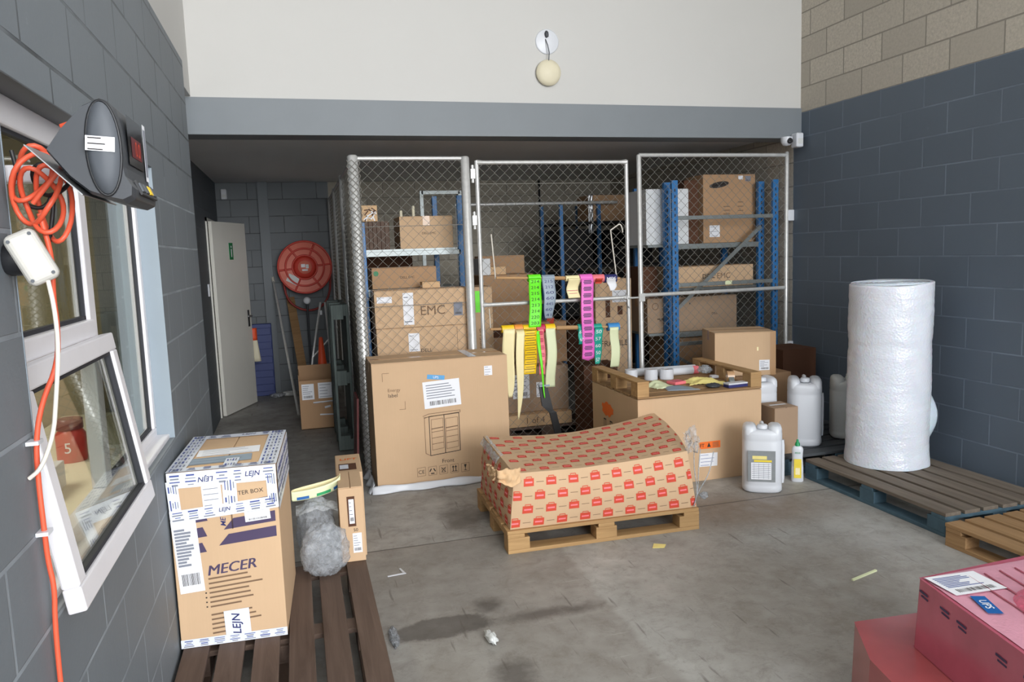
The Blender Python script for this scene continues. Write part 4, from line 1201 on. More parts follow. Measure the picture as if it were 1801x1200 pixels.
MB().prism([(-0.47, 0.70), (-0.45, 0.72), (-0.20, 0.57), (-0.22, 0.55)], 0.012, 0.022, 'rack_grey', frame((0, -0.04, 0), (1, 0, 0), (0, 0, 1))).build('diagonal_brace', sr)
sb = Carton('tall brown carton with a dark oval logo on the top shelf of the right rack', 3.74, 4.30, 6.52, 6.85, 1.734, 2.375, 'kraft_d', along='x')
el = [(0.17 + 0.105 * cos(a * pi / 16), 0.545 + 0.028 * sin(a * pi / 16)) for a in range(32)]
c_, s_ = cos(0.16), sin(0.16)
el = [(0.17 + (x - 0.17) * c_ - (y - 0.545) * s_, 0.545 + (x - 0.17) * s_ + (y - 0.545) * c_) for x, y in el]
sb.poly('F', el, 'ink').text('F', 'SAMSUNG', 0.17, 0.545, 0.15, 'kraft_d', rot=0.16)
sb.pr.v[-1] = sb.pr.v[-1]
sb.lab('F', 0.40, 0.61, 0.05, 0.035, lines=1, bar=False).lab('F', 0.48, 0.60, 0.06, 0.05, lines=3, mat='ink_grey').lab('F', 0.12, 0.11, 0.11, 0.11, lines=3, bar=False)
for i in range(4):
    sb.rect('F', 0.25, 0.34 - i * 0.035, 0.07, 0.008, 'ink_soft').rect('F', 0.40, 0.38 - i * 0.04, 0.06, 0.008, 'ink_soft')
sb.done()
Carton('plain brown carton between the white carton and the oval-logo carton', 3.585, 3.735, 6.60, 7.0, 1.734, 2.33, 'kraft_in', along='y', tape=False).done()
Carton('white carton on the top shelf of the right rack', 3.14, 3.575, 6.50, 6.95, 1.734, 2.245, 'white_card', along='x', tape=False).done()
de = Carton('long carton lettered DELL EMC on the middle shelf of the right rack', 3.40, 4.24, 6.46, 6.9, 1.323, 1.52, 'kraft', along='x')
de.text('F', 'DELL', 0.36, 0.10, 0.13, 'ink', bold=True).text('F', 'EMC', 0.52, 0.10, 0.14, 'ink_soft').done()
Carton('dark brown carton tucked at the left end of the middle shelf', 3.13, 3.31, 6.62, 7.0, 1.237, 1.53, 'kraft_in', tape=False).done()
rd = Carton('long carton with a round mark under the middle shelf of the right rack', 3.12, 4.06, 6.46, 6.95, 0.913, 1.235, 'kraft_g', along='x')
for k in range(16):
    a = k * pi / 8
    rd.rect('F', 0.08 + 0.03 * cos(a), 0.25 + 0.03 * sin(a), 0.013, 0.007, 'ink_soft', a + pi / 2)
rd.rect('F', 0.15, 0.13, 0.10, 0.008).rect('F', 0.15, 0.12, 0.06, 0.02, 'ink_soft').text('F', 'DELL', 0.70, 0.155, 0.06, 'ink', bold=True).rect('F', 0.44, 0.26, 0.015, 0.015).done()
Carton('cardboard box on the bottom shelf of the right rack', 3.345, 3.88, 6.46, 6.9, 0.413, 0.86, 'kraft_d').done()
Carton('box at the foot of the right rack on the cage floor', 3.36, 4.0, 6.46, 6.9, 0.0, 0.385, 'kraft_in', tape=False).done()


# ------------------------------------------------------------------ in front of the cage
# big carton with the cabinet drawing, its plastic sheet underneath
pl = thing('plastic_sheet', 'white plastic sheet spread under the big carton with the cabinet drawing', 'plastic sheet', (0.98, 5.72, 0))
ps_ = MB()
ps_.box(-0.53, 0.535, -0.26, 0.20, 0.0, 0.012, 'plastic_w')


def skirt(u, v):
    x = -0.55 + 1.10 * u
    return (x, -0.26 - 0.025 * v - 0.012 * sin(u * 23) * v, 0.065 * (1 - v) * (0.75 + 0.3 * noise.noise(Vector((u * 6, 0, 3)))) + 0.004)


ps_.sheet(skirt, 40, 4, 'plastic_w', 0.002)
ps_.sheet(lambda u, v: (-0.53 - 0.03 * v - 0.02 * sin(u * 15) * v, -0.26 + 0.46 * u, 0.07 * (1 - v) + 0.004), 20, 4, 'plastic_w', 0.002)
ps_.build('sheet', pl)
fz = Carton('big carton with a cabinet line drawing, standing before the left cage panel', 0.475, 1.487, 5.485, 5.93, 0.012, 0.952, 'kraft', along='x')
fz.lab('F', 0.505, 0.685, 0.275, 0.20, name='shipping_label', rot=0.05, lines=6, seed=5, title=None)
fz.lab('F', 0.862, 0.83, 0.062, 0.072, name='small_label', lines=4, bar=False)
mbt = MB().quad(fz.T('F'), 0.465, 0.81, 0.13, 0.033, 0.002, 'blue_lab', -0.13).text(fz.T('F'), 'UPS', 0.465, 0.81, 0.04, 0.0026, 'paper', rot=-0.13)
mbt.build('blue_sticker', fz.o)
fz.text('F', 'Energy', 0.155, 0.735, 0.09, 'ink_soft').text('F', 'label', 0.145, 0.70, 0.066, 'ink')
for a, b, w, h in ((0.10, 0.865, 0.05, 0.003), (0.075, 0.835, 0.003, 0.06), (0.23, 0.62, 0.003, 0.06), (0.21, 0.592, 0.045, 0.003)):
    fz.rect('F', a, b, w, h, 'ink_soft')


def lines(c, f, pts, t=0.004, mat='ink_soft'):
    for (x0, y0), (x1, y1) in zip(pts, pts[1:]):
        L = math.hypot(x1 - x0, y1 - y0)
        c.rect(f, (x0 + x1) / 2, (y0 + y1) / 2, L + t * 0.6, t, mat, math.atan2(y1 - y0, x1 - x0))


X0, X1, Yb, Yt = 0.40, 0.625, 0.225, 0.53
lines(fz, 'F', [(X0, Yb), (X1, Yb + 0.02), (X1, Yt), (X0, Yt - 0.01), (X0, Yb)], 0.005, 'ink')
lines(fz, 'F', [(X0, Yb), (X0 - 0.035, Yb + 0.02), (X0 - 0.035, Yt - 0.02), (X0, Yt - 0.01)], 0.004)
lines(fz, 'F', [(X0 - 0.045, Yt - 0.005), (X0, Yt + 0.01), (X1 + 0.01, Yt + 0.02), (X1 + 0.01, Yt + 0.005), (X0 - 0.04, Yt - 0.015)], 0.004)
xm = (X0 + X1) / 2
lines(fz, 'F', [(xm, Yb + 0.01), (xm, Yt - 0.005)], 0.005, 'ink')
for xa, xb in ((X0 + 0.015, xm - 0.01), (xm + 0.01, X1 - 0.012)):
    lines(fz, 'F', [(xa, Yb + 0.04), (xb, Yb + 0.05), (xb, Yt - 0.03), (xa, Yt - 0.035), (xa, Yb + 0.04)], 0.003)
    for y in (0.31, 0.355, 0.40, 0.425):
        lines(fz, 'F', [(xa, y), (xb, y + 0.008)], 0.004 if y != 0.425 else 0.007)
fz.text('F', 'Front', 0.53, 0.175, 0.09, 'ink')
for i in range(5):
    cx = 0.325 + i * 0.083
    lines(fz, 'F', [(cx - 0.03, 0.075), (cx + 0.03, 0.079), (cx + 0.03, 0.143), (cx - 0.03, 0.139), (cx - 0.03, 0.075)], 0.0025)
fz.text('F', 'CE', 0.325, 0.108, 0.045, 'ink')
for q in range(3):
    a = q * 2 * pi / 3 + pi / 2
    lines(fz, 'F', [(0.408 + 0.02 * cos(a + 0.5), 0.106 + 0.02 * sin(a + 0.5)), (0.408 + 0.02 * cos(a + 1.6), 0.106 + 0.02 * sin(a + 1.6))], 0.008, 'ink')
lines(fz, 'F', [(0.475, 0.09), (0.507, 0.127)], 0.004, 'ink')
lines(fz, 'F', [(0.475, 0.127), (0.507, 0.09)], 0.004, 'ink')
lines(fz, 'F', [(0.478, 0.12), (0.482, 0.09), (0.50, 0.09), (0.504, 0.12), (0.478, 0.12)], 0.003, 'ink')
for x in (0.564, 0.584):
    fz.rect('F', x, 0.105, 0.006, 0.035).poly('F', [(x - 0.01, 0.118), (x + 0.01, 0.118), (x, 0.134)])
fz.rect('F', 0.574, 0.088, 0.045, 0.004)
fz.poly('F', [(0.647, 0.132), (0.667, 0.132), (0.660, 0.108), (0.654, 0.108)]).rect('F', 0.657, 0.098, 0.004, 0.02).rect('F', 0.657, 0.088, 0.02, 0.004)
MB().quad(fz.T('T'), 0.75, 0.22, 0.06, 0.42, 0.0022, 'tape_white').build('clear_tape', fz.o)
fz.done()

# sagging carton with red marks on the pine pallet
sc_ = thing('printed_carton', 'sagging carton printed all over with red marks, on the pale pine pallet', 'box', (1.67, 4.45, 0.137))
O = Vector((1.67, 4.45, 0.137))
FLb, FRb, BLb, BRb = (Vector(p) - O for p in ((1.085, 4.065, 0.137), (2.255, 4.03, 0.137), (1.105, 4.87, 0.137), (2.285, 4.84, 0.137)))
FLt, FRt, BLt, BRt = (Vector(p) - O for p in ((1.118, 4.06, 0.468), (2.195, 4.03, 0.492), (1.135, 4.86, 0.502), (2.375, 4.835, 0.548)))


def top_f(u, v):
    p = FLt * (1 - u) * (1 - v) + FRt * u * (1 - v) + BLt * (1 - u) * v + BRt * u * v
    p = p.copy()
    p.z += -0.055 * sin(pi * u) * (0.35 + 0.65 * v)  + 0.004 * noise.noise(Vector((u * 7, v * 5, 2)))
    p.x += 0.03 * u ** 2 * sin(pi * v)
    return p


def front_f(u, v):
    t = top_f(u, 0.0)
    b = FLb * (1 - u) + FRb * u
    p = b * (1 - v) + t * v
    p = p.copy()
    p.y -= (0.022 * sin(pi * v) + 0.004 * noise.noise(Vector((u * 8, v * 4, 9)))) * max(0.0, sin(pi * u)) ** 0.35
    return p


def left_f(u, v):
    t = top_f(0.0, 1 - u)
    b = BLb * (1 - u) + FLb * u
    p = (b * (1 - v) + t * v).copy()
    p.x -= 0.03 * sin(pi * v) * max(0.0, sin(pi * u)) ** 0.5
    return p


def right_f(u, v):
    t = top_f(1.0, u)
    b = FRb * (1 - u) + BRb * u
    return b * (1 - v) + t * v


def back_f(u, v):
    t = top_f(1 - u, 1.0)
    b = BRb * (1 - u) + BLb * u
    return b * (1 - v) + t * v


bd = MB()
for f in (top_f, front_f, left_f, right_f, back_f):
    bd.sheet(f, 28, 14, 'kraft')
bd.sheet(lambda u, v: (FLb * (1 - u) * (1 - v) + FRb * u * (1 - v) + BLb * (1 - u) * v + BRb * u * v), 4, 4, 'kraft')
bd.build('carton_body', sc_)
mk = MB()


def stamps(f, W, H, du, dv, cw, ch, u0=0.0, v0=0.0):
    """red crate-shaped marks with a handle and a pale word, staggered row by row"""
    def g(u, v, lift):
        e = 0.004
        p = Vector(f(u, v))
        n = (Vector(f(min(1, u + e), v)) - Vector(f(max(0, u - e), v))).cross(Vector(f(u, min(1, v + e))) - Vector(f(u, max(0, v - e)))).normalized()
        return p + n * lift

    def patch(u, v, w, h, lift, mat, k=2):
        ua, ub, va, vb = u - w / 2, u + w / 2, v - h / 2, v + h / 2
        if ua < 0.004 or ub > 0.996 or va < 0.004 or vb > 0.996:
            ua, ub, va, vb = max(ua, 0.004), min(ub, 0.996), max(va, 0.004), min(vb, 0.996)
            if ub - ua < w * 0.2 or vb - va < h * 0.2:
                return
        mk.sheet(lambda a, b: g(ua + (ub - ua) * a, va + (vb - va) * b, lift), k + 1, k, mat)
    r = 0
    v = v0
    while v < 1.02:
        u = u0 + (du / 2 if r % 2 else 0)
        while u < 1.03:
            patch(u, v, cw, ch, 0.0013, 'red_print', 3)
            patch(u, v, cw * 0.7, ch * 0.22, 0.0019, 'salmon_t', 2)
            patch(u, v + ch * 0.68, cw * 0.5, ch * 0.1, 0.0013, 'red_print', 1)
            patch(u - cw * 0.27, v + ch * 0.58, cw * 0.06, ch * 0.25, 0.0013, 'red_print', 1)
            patch(u + cw * 0.27, v + ch * 0.58, cw * 0.06, ch * 0.25, 0.0013, 'red_print', 1)
            patch(u + du / 2, v, cw * 0.75, ch * 0.07, 0.0013, 'ink_soft', 1)
            u += du
        v += dv
        r += 1


stamps(front_f, 1.15, 0.34, 0.122, 0.242, 0.054, 0.135, 0.02, 0.10)
stamps(top_f, 1.15, 0.8, 0.128, 0.108, 0.050, 0.052, 0.05, 0.06)
stamps(left_f, 0.8, 0.34, 0.17, 0.242, 0.075, 0.135, 0.05, 0.10)
mk.build('printing', sc_)
rag = MB()
rag.sheet(lambda u, v: (FLt + Vector((-0.10 + 0.14 * u + 0.012 * noise.noise(Vector((u * 3, v * 3, 1))), 0.015 - 0.03 * sin(pi * u) - 0.015 * v + 0.03 * noise.noise(Vector((u * 5, v * 3, 7))), 0.03 - 0.10 * v * (1 - 0.5 * abs(u - 0.55)) + 0.016 * noise.noise(Vector((u * 4, v * 4, 4)))))), 14, 10, 'kraft_l', 0.003)
rag.sheet(lambda u, v: (FLt + Vector((-0.11 + 0.035 * noise.noise(Vector((u * 5, v * 3, 3))), 0.02 + 0.15 * u, 0.025 - 0.075 * v * sin(pi * (0.2 + 0.8 * u)) + 0.012 * noise.noise(Vector((u * 4, v * 4, 11)))))), 12, 8, 'kraft_l', 0.003)
rag.build('torn_flap', sc_)
lipm = MB().sheet(lambda u, v: (top_f(0.01, 0.42 + 0.56 * u) + Vector((-0.05 * v + 0.01, 0, 0.006 - 0.05 * v * v + 0.008 * noise.noise(Vector((u * 9, v * 3, 5)))))), 16, 5, 'film_thin', 0.002)
lipm.build('loose_film', sc_)
wp = MB()
wp.sheet(lambda u, v: (FRt + Vector((0.0 + 0.085 * u + 0.02 * noise.noise(Vector((u * 5, v * 5, 3))), 0.06 + 0.05 * noise.noise(Vector((u * 4, v * 4, 8))) - 0.06 * v, 0.10 - 0.13 * v + 0.04 * u + 0.03 * noise.noise(Vector((u * 5, v * 6, 1)))))), 16, 14, 'film', 0.0)
for k, (dx, dz) in enumerate(((0.19, -0.07), (0.10, -0.04), (0.06, 0.0))):
    wp.tube(smooth([FRt + Vector((dx, 0.02, dz + 0.04)), FRt + Vector((dx * 0.8, 0.01, dz - 0.10)), FRt + Vector((0.07, 0.0, -0.26)), FRt + Vector((0.03, -0.02, -0.345))]), 0.004, 'film', 5)
wp.blob(tuple(FRt + Vector((0.11, 0.0, -0.29))), (0.025, 0.02, 0.02), 'film', 0.5, seed=3)
wp.build('plastic_wrap', sc_)

# pallet table: big carton, upturned pallet on top, clutter
tb = Carton('wide carton used as a table, carrying an upturned pallet', 2.262, 3.262, 4.86, 5.72, 0, 0.645, 'kraft', along='x', tape=False, bevel=0.008)
lo = MB().quad(tb.T('F'), 0.569, 0.265, 0.17, 0.052, 0.002, 'orange').text(tb.T('F'), 'FT', 0.505, 0.265, 0.035, 0.003, 'ink', bold=True)
lo.add([(0.545, 0.25, 0.003), (0.575, 0.25, 0.003), (0.56, 0.285, 0.003)], [(0, 1, 2)], 'ink', False, tb.T('F'))
for i in range(4):
    lo.quad(tb.T('F'), 0.615, 0.28 - i * 0.01, 0.05, 0.004, 0.003, 'ink_soft')
lo.build('orange_label', tb.o)
tb.lab('F', 0.555, 0.155, 0.15, 0.10, name='white_label', rot=-0.03, lines=4, bar=False, ink='ink_blue')
hl = MB().add([(0.31 + 0.11 * cos(a * pi / 10) * (1 + 0.15 * sin(a * 1.7)), 0.475 + 0.055 * sin(a * pi / 10) * (1 + 0.2 * cos(a * 2.3)), 0.002) for a in range(20)], [tuple(range(20))], 'orange', False, tb.T('L'))
for x in (0.24, 0.36):
    for q in (0, 0.035):
        hl.quad(tb.T('L'), x + q, 0.33, 0.008, 0.11, 0.0015, 'ink')
    hl.quad(tb.T('L'), x + 0.017, 0.39, 0.05, 0.01, 0.0015, 'ink')
hl.build('handling_label', tb.o)
tb.done()
tt = thing('wooden_pallet', 'pale pallet turned upside down on the wide carton, its runners up', 'pallet', (2.762, 5.29, 0.649))
for i in range(6):
    yc = -0.43 + 0.06 + 0.74 * i / 5
    MB().box(-0.50, 0.50, yc - 0.06, yc + 0.06, 0, 0.014, 'pw_tan').build('deck_board', tt, bevel=0.002)
for x in (-0.455, 0.455):
    for y in (-0.375, 0.0, 0.375):
        MB().box(x - 0.045, x + 0.045, y - 0.055, y + 0.055, 0.014, 0.108, 'pw_light').build('block', tt, bevel=0.003)
    MB().box(x - 0.045, x + 0.045, -0.43, 0.43, 0.108, 0.124, 'pw_light').build('runner_board', tt, bevel=0.002)
ZT = 0.664


def roll(label, x, y, r, h, axis='z', name='label_roll', cat='label roll', rz=0.0, mat='plastic_w'):
    t = thing(name, label, cat, (x, y, ZT + (r if axis == 'x' else 0)), rz, group='white label rolls on the pallet table' if cat == 'label roll' else None)
    T_ = frame((-h / 2, 0, 0), (0, 1, 0), (0, 0, 1)) if axis == 'x' else Matrix()
    MB().lathe([(r * 0.35, 0), (r, 0), (r, h), (r * 0.35, h), (r * 0.35, 0)], mat, 28, T_, False, False).build('roll', t, bevel=0.002)
    MB().lathe([(r * 0.27, 0.003), (r * 0.35, 0.003), (r * 0.35, h - 0.003), (r * 0.27, h - 0.003), (r * 0.27, 0.003)], 'kraft_d', 20, T_, False).build('core', t)
    return t


roll('white label roll standing at the left end of the pallet table', 2.53, 5.55, 0.05, 0.085)
roll('middle white label roll standing before the long white tubes', 2.675, 5.49, 0.052, 0.085)
roll('right white label roll standing before the long white tubes', 2.80, 5.47, 0.056, 0.08)
for i, (x, y, L, lab_) in enumerate(((2.89, 5.66, 0.52, 'longer white paper tube lying at the back of the pallet table'), (2.94, 5.58, 0.40, 'shorter white paper tube with pinkish end, in front of the longer tube'))):
    t = thing('paper_tube', lab_, 'tube', (x, y, ZT + 0.034), radians(-4 + i * 3))
    T_ = frame((-L / 2, 0, 0), (0, 1, 0), (0, 0, 1))
    MB().lathe([(0.025, 0), (0.033, 0), (0.033, L), (0.025, L), (0.025, 0)], 'plastic_w', 24, T_, False, False).build('tube_body', t)
    if i:
        MB().lathe([(0.034, L - 0.05), (0.034, L - 0.002)], 'salmon_t', 24, T_, False).build('end_band', t)
cl_ = MB().sheet(lambda u, v: (-0.14 + 0.28 * u + 0.02 * sin(v * 6), -0.10 + 0.2 * v + 0.03 * sin(u * 5), 0.004 + 0.05 * sin(pi * u) * sin(pi * v) * (0.7 + 0.5 * noise.noise(Vector((u * 4, v * 4, 2)))) + 0.012 * abs(noise.noise(Vector((u * 9, v * 9, 6))))), 28, 20, 'yellow_cl', 0.003)
tag(cl_.build('yellow_cloth', loc=(2.96, 5.17, ZT), rz=radians(-12)), 'crumpled yellow cloth on the pallet table', 'cloth')
tag(MB().blob((0, 0, 0.03), (0.055, 0.04, 0.03), 'film', 0.5, 3.5, seed=9, flat=0.001).build('crumpled_wrapper', loc=(3.07, 5.34, ZT + 0.045)), 'small crumpled clear wrapper behind the yellow cloth', 'wrapper')
tag(MB().box(-0.08, 0.08, -0.03, 0.03, 0, 0.022, 'paper').build('folded_paper', loc=(3.20, 5.33, ZT), rz=radians(-8), bevel=0.006), 'white folded paper right of the yellow cloth', 'paper')
td = thing('tape_dispenser', 'grey metal tape dispenser beside the right runner of the upturned pallet', 'tape dispenser', (3.13, 5.07, ZT), radians(70))
MB().prism([(-0.07, 0), (0.07, 0), (0.075, 0.03), (0.04, 0.035), (0.0, 0.085), (-0.04, 0.06), (-0.075, 0.03)], -0.02, 0.02, 'rack_grey', frame((0, 0, 0), (1, 0, 0), (0, 0, 1))).build('body', td, bevel=0.003)
MB().lathe([(0.015, -0.026), (0.04, -0.026), (0.04, 0.026), (0.015, 0.026)], 'tape_clear', 20, frame((-0.005, 0, 0.055), (1, 0, 0), (0, 0, 1)), True, False).build('tape_roll', td)
pd = thing('stamp_pad', 'blue and white stamp pad at the front of the pallet table', 'stamp pad', (3.09, 4.93, ZT), radians(4))
MB().box(-0.085, 0.085, -0.035, 0.035, 0, 0.022, 'ink_navy').build('tray', pd, bevel=0.003)
MB().box(-0.086, 0.086, -0.036, 0.036, 0.022, 0.034, 'plastic_w').build('lid', pd, bevel=0.003)
tag(MB().blob((0, 0, 0.015), (0.055, 0.05, 0.016), 'grey_pd', 0.3, seed=2, flat=0.0).build('dark_rag', loc=(2.93, 4.98, ZT)), 'small dark rag between the yellow cloth and the stamp pad', 'rag')
tag(MB().sheet(lambda u, v: (-0.09 + 0.18 * u, -0.07 + 0.14 * v, 0.004 + 0.04 * sin(pi * u) * v + 0.01 * noise.noise(Vector((u * 5, v * 5, 3)))), 14, 12, 'pale_t', 0.003).build('folded_sheet', loc=(2.60, 5.17, ZT), rz=0.2), 'pale green folded sheet at the left of the pallet table', 'paper')
pkl = MB().box(-0.055, 0.055, -0.05, 0.05, 0, 0.022, 'salmon_t')
for i in range(3):
    pkl.quad(Matrix(), 0.0, -0.03 + i * 0.028, 0.08, 0.01, 0.0226, 'maroon_t')
tag(pkl.build('pink_label_pad', loc=(2.765, 5.24, ZT), rz=0.25, bevel=0.003), 'pink label pad between the green sheet and the yellow cloth', 'label pad')
tag(MB().sheet(lambda u, v: (-0.12 + 0.24 * u, -0.07 + 0.14 * v, 0.003 + 0.012 * sin(pi * u * 1.3) * v), 12, 8, 'silver_t', 0.002).build('grey_sheet', loc=(2.70, 5.03, ZT), rz=-0.25), 'grey printed sheet at the front of the pallet table', 'paper')

# cartons right of the table
bx = Carton('brown carton with white label on the stack behind the pallet table', 3.30, 3.80, 5.42, 5.84, 0.64, 1.0, 'kraft', rz=radians(-16), along='x')
bx.lab('F', 0.405, 0.085, 0.085, 0.085, lines=5, seed=8).lab('R', 0.08, 0.20, 0.055, 0.15, name='side_label', lines=2, rot=0.1, seed=9).rect('F', 0.35, 0.22, 0.012, 0.03, 'cream_t')
bx.done()
MB().quad(bx.T('F'), 0.475, 0.18, 0.045, 0.355, 0.002, 'tape_clear').build('side_tape', bx.o)

Carton('dark brown carton beneath the white-labelled carton, by the right wall', 3.42, 3.95, 5.46, 5.78, 0.146, 0.636, 'kraft_d', tape=False).done()
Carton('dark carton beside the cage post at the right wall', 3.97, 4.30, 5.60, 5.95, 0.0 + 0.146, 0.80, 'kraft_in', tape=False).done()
sbx = Carton('small grey-brown carton on the slate pallet before the jerrycans', 3.335, 3.535, 4.80, 5.02, 0.146, 0.50, 'kraft_g', along='y', tape=False)
sbx.rect('T', 0.10, 0.11, 0.14, 0.03, 'paper').done()


# jerrycans, bottles
def sup(w, d, n=32, e=3.2):
    out = []
    for j in range(n):
        a = 2 * pi * j / n
        c, s_ = cos(a), sin(a)
        out.append((w / 2 * math.copysign(abs(c) ** (2 / e), c), d / 2 * math.copysign(abs(s_) ** (2 / e), s_)))
    return out


def jerrycan(label, x, y, z, w, d, h, rz, mat='plastic_w', lab=False, group='white jerrycans'):
    t = thing('jerrycan', label, 'jerrycan', (x, y, z), rz, group)
    prof = [(0.0, 0.80), (0.012, 0.93), (0.035, 1.0), (0.10, 1.0), (0.115, 0.98), (0.135, 1.0), (0.76, 1.0), (0.775, 0.985), (0.79, 1.0), (0.87, 1.0), (0.90, 0.97), (0.925, 0.88), (0.932, 0.6)]
    rings = []
    for a, k in prof:
        kd = 1 - (1 - k) * (w / d) * 0.8
        rings.append([(px * k, py * max(kd, 0.3), a * h) for px, py in sup(w, d)])
    b = MB().loft(rings, mat)
    for sx in (-1, 1):     # two raised shoulders with a dip between them and the spout
        hr = []
        for a, k in ((0.86, 1.0), (0.935, 0.98), (0.972, 0.88), (0.993, 0.66), (1.0, 0.3)):
            hr.append([(sx * w * 0.315 + px * k, py * k, a * h) for px, py in sup(w * 0.36, d * 0.90, 24, 2.8)])
        b.loft(hr, mat)
    b.build('can_body', t)
    MB().lathe([(0.03, 0.90 * h), (0.03, 0.95 * h)], mat, 20).lathe([(0.034, 0.94 * h), (0.035, 0.985 * h), (0.030, 0.998 * h), (0.001, 1.0 * h)], mat, 20, Matrix.Translation((0, -d * 0.15, 0))).build('screw_cap', t)
    MB().tube([(0, d * 0.38, 0.90 * h), (0, d * 0.30, 0.985 * h), (0, 0.02, 1.0 * h), (0, -0.02, 0.95 * h)], 0.013, mat, 10).build('carry_handle', t)
    MB().tube([(w * 0.5, 0, 0.12 * h), (w * 0.515, 0, 0.2 * h), (w * 0.515, 0, 0.68 * h), (w * 0.5, 0, 0.76 * h)], 0.014, mat, 8).build('side_rib', t)
    if lab:
        T = frame((-w / 2, -d / 2 - 0.0005, 0), (1, 0, 0), (0, 0, 1))
        lm = MB().quad(T, w * 0.47, h * 0.41, w * 0.68, h * 0.46, 0.0015, 'lab_grey')
        lm.quad(T, w * 0.46, h * 0.34, w * 0.50, h * 0.25, 0.0022, 'paper').quad(T, w * 0.42, h * 0.54, w * 0.36, h * 0.05, 0.0022, 'yellow_cl').quad(T, w * 0.5, h * 0.49, w * 0.44, h * 0.03, 0.0022, 'soap_y')
        for i in range(8):
            lm.quad(T, w * 0.46, h * (0.44 - i * 0.028), w * 0.46, h * 0.006, 0.003, 'ink_grey')
        for i in range(4):
            lm.quad(T, w * (0.28 + i * 0.12), h * 0.34, w * 0.006, h * 0.23, 0.003, 'ink_grey')
        lm.build('printed_label', t)
    return t


jerrycan('white jerrycan with a grey printed label standing on the concrete floor', 3.045, 4.53, 0.0, 0.265, 0.20, 0.475, radians(-30), lab=True)
jerrycan('tall white jerrycan at the front of the slate pallet, right of the small carton', 3.76, 5.03, 0.146, 0.25, 0.30, 0.525, radians(-32), 'plastic_w')
jerrycan('white jerrycan behind the small grey-brown carton, next to the pallet table', 3.475, 5.20, 0.146, 0.23, 0.24, 0.525, radians(-10), 'plastic_w')
jerrycan('greyish white jerrycan half hidden behind the bubble wrap roll', 4.19, 5.05, 0.146, 0.28, 0.24, 0.50, radians(-30), 'plastic_g')
sbo = thing('soap_bottle', 'white squeeze bottle with green cap and yellow label beside the front jerrycan', 'bottle', (3.385, 4.60, 0), radians(-30))
MB().loft([[(px * k, py * k, z) for px, py in sup(0.088, 0.05, 24, 2.4)] for z, k in ((0, 0.85), (0.006, 0.98), (0.10, 0.93), (0.17, 0.82), (0.20, 0.84), (0.235, 0.9), (0.252, 0.8), (0.262, 0.5), (0.266, 0.35))], 'plastic_w').build('bottle_body', sbo)
MB().lathe([(0.018, 0.262), (0.016, 0.282), (0.009, 0.290), (0.007, 0.308), (0.001, 0.31)], 'soap_g', 18).build('cap', sbo)
Ts = frame((0, -0.0235, 0), (1, 0, 0), (0, 0.0, 1))
MB().quad(Ts, 0.0, 0.10, 0.05, 0.14, 0.0025, 'soap_y').text(Ts, 'eco', 0.0, 0.215, 0.035, 0.0015, 'soap_g').quad(Ts, 0, 0.08, 0.03, 0.05, 0.003, 'cream_t').build('printed_label', sbo)
sb2 = thing('soap_bottle', 'second squeeze bottle, mostly hidden between front jerrycan and small carton', 'bottle', (3.325, 4.74, 0))
MB().loft([[(px * k, py * k, z) for px, py in sup(0.08, 0.05, 20, 2.4)] for z, k in ((0, 0.85), (0.006, 0.98), (0.17, 0.82), (0.235, 0.9), (0.262, 0.5))], 'plastic_w').build('bottle_body', sb2)
MB().lathe([(0.016, 0.262), (0.009, 0.285), (0.001, 0.29)], 'soap_y', 16).build('cap', sb2)
bw = thing('bottled_water_pack', 'blue shrink-wrapped pack of water bottles behind the jerrycans', 'water pack', (4.10, 5.48, 0.146))
for i in range(2):
    for j in range(2):
        MB().lathe([(0.045, 0), (0.05, 0.02), (0.05, 0.09), (0.045, 0.10), (0.05, 0.11), (0.05, 0.20), (0.02, 0.27), (0.015, 0.30)], 'blue_water', 16, Matrix.Translation((-0.055 + 0.11 * i, -0.055 + 0.11 * j, 0))).build('water_bottle', bw)
        MB().lathe([(0.017, 0.29), (0.017, 0.31), (0.001, 0.312)], 'blue_dk', 14, Matrix.Translation((-0.055 + 0.11 * i, -0.055 + 0.11 * j, 0))).build('bottle_cap', bpy.data.objects[[o.name for o in bw.children][-1]])
MB().loft([[(px, py, z) for px, py in sup(0.235, 0.235, 24, 5)] for z in (0.005, 0.22)], 'blue_water', False).build('shrink_film', bw)

# bubble wrap roll
bwr = thing('bubble_wrap_roll', 'tall white roll of bubble wrap standing on the blue-edged pallet', 'bubble wrap roll', (3.965, 4.39, 0.146))
rings = []
for i in range(91):
    z = i / 90
    ring = []
    for j in range(64):
        a = 2 * pi * j / 64
        r = 0.268 - 0.004 * math.exp(-((z - 0.67) / 0.03) ** 2) + 0.010 * math.exp(-((z - 0.0) / 0.06) ** 2)
        r += 0.004 * noise.noise(Vector((cos(a) * 2, sin(a) * 2, z * 9))) + 0.003 * noise.noise(Vector((cos(a) * 2, sin(a) * 2, z * 45)))
        lean = 0.012 * z
        ring.append((lean + r * cos(a), r * sin(a), z * 1.265 + (0.012 * sin(a + 1.0) + 0.012 * noise.noise(Vector((cos(a), sin(a), 3)))) * z))
    rings.append(ring)
top = rings[-1]
for k, dz in ((0.97, 0.004), (0.86, -0.006), (0.5, -0.01), (0.2, -0.02), (0.14, -0.10)):
    rings.append([(0.012 + (x - 0.012) * k, y * k, 1.265 + (z - 1.265) * k + dz) for x, y, z in top])
MB().loft(rings, 'bubble').build('roll_body', bwr)
sp = []
for i in range(150):
    a = i * 0.25
    r = 0.27 - 0.0045 * i * 0.3
    sp.append((0.012 + r * cos(a), r * sin(a), 1.268 + 0.006 * sin(a + 1)))
MB().tube(sp, 0.004, 'bubble', 5).build('wound_edge', bwr)
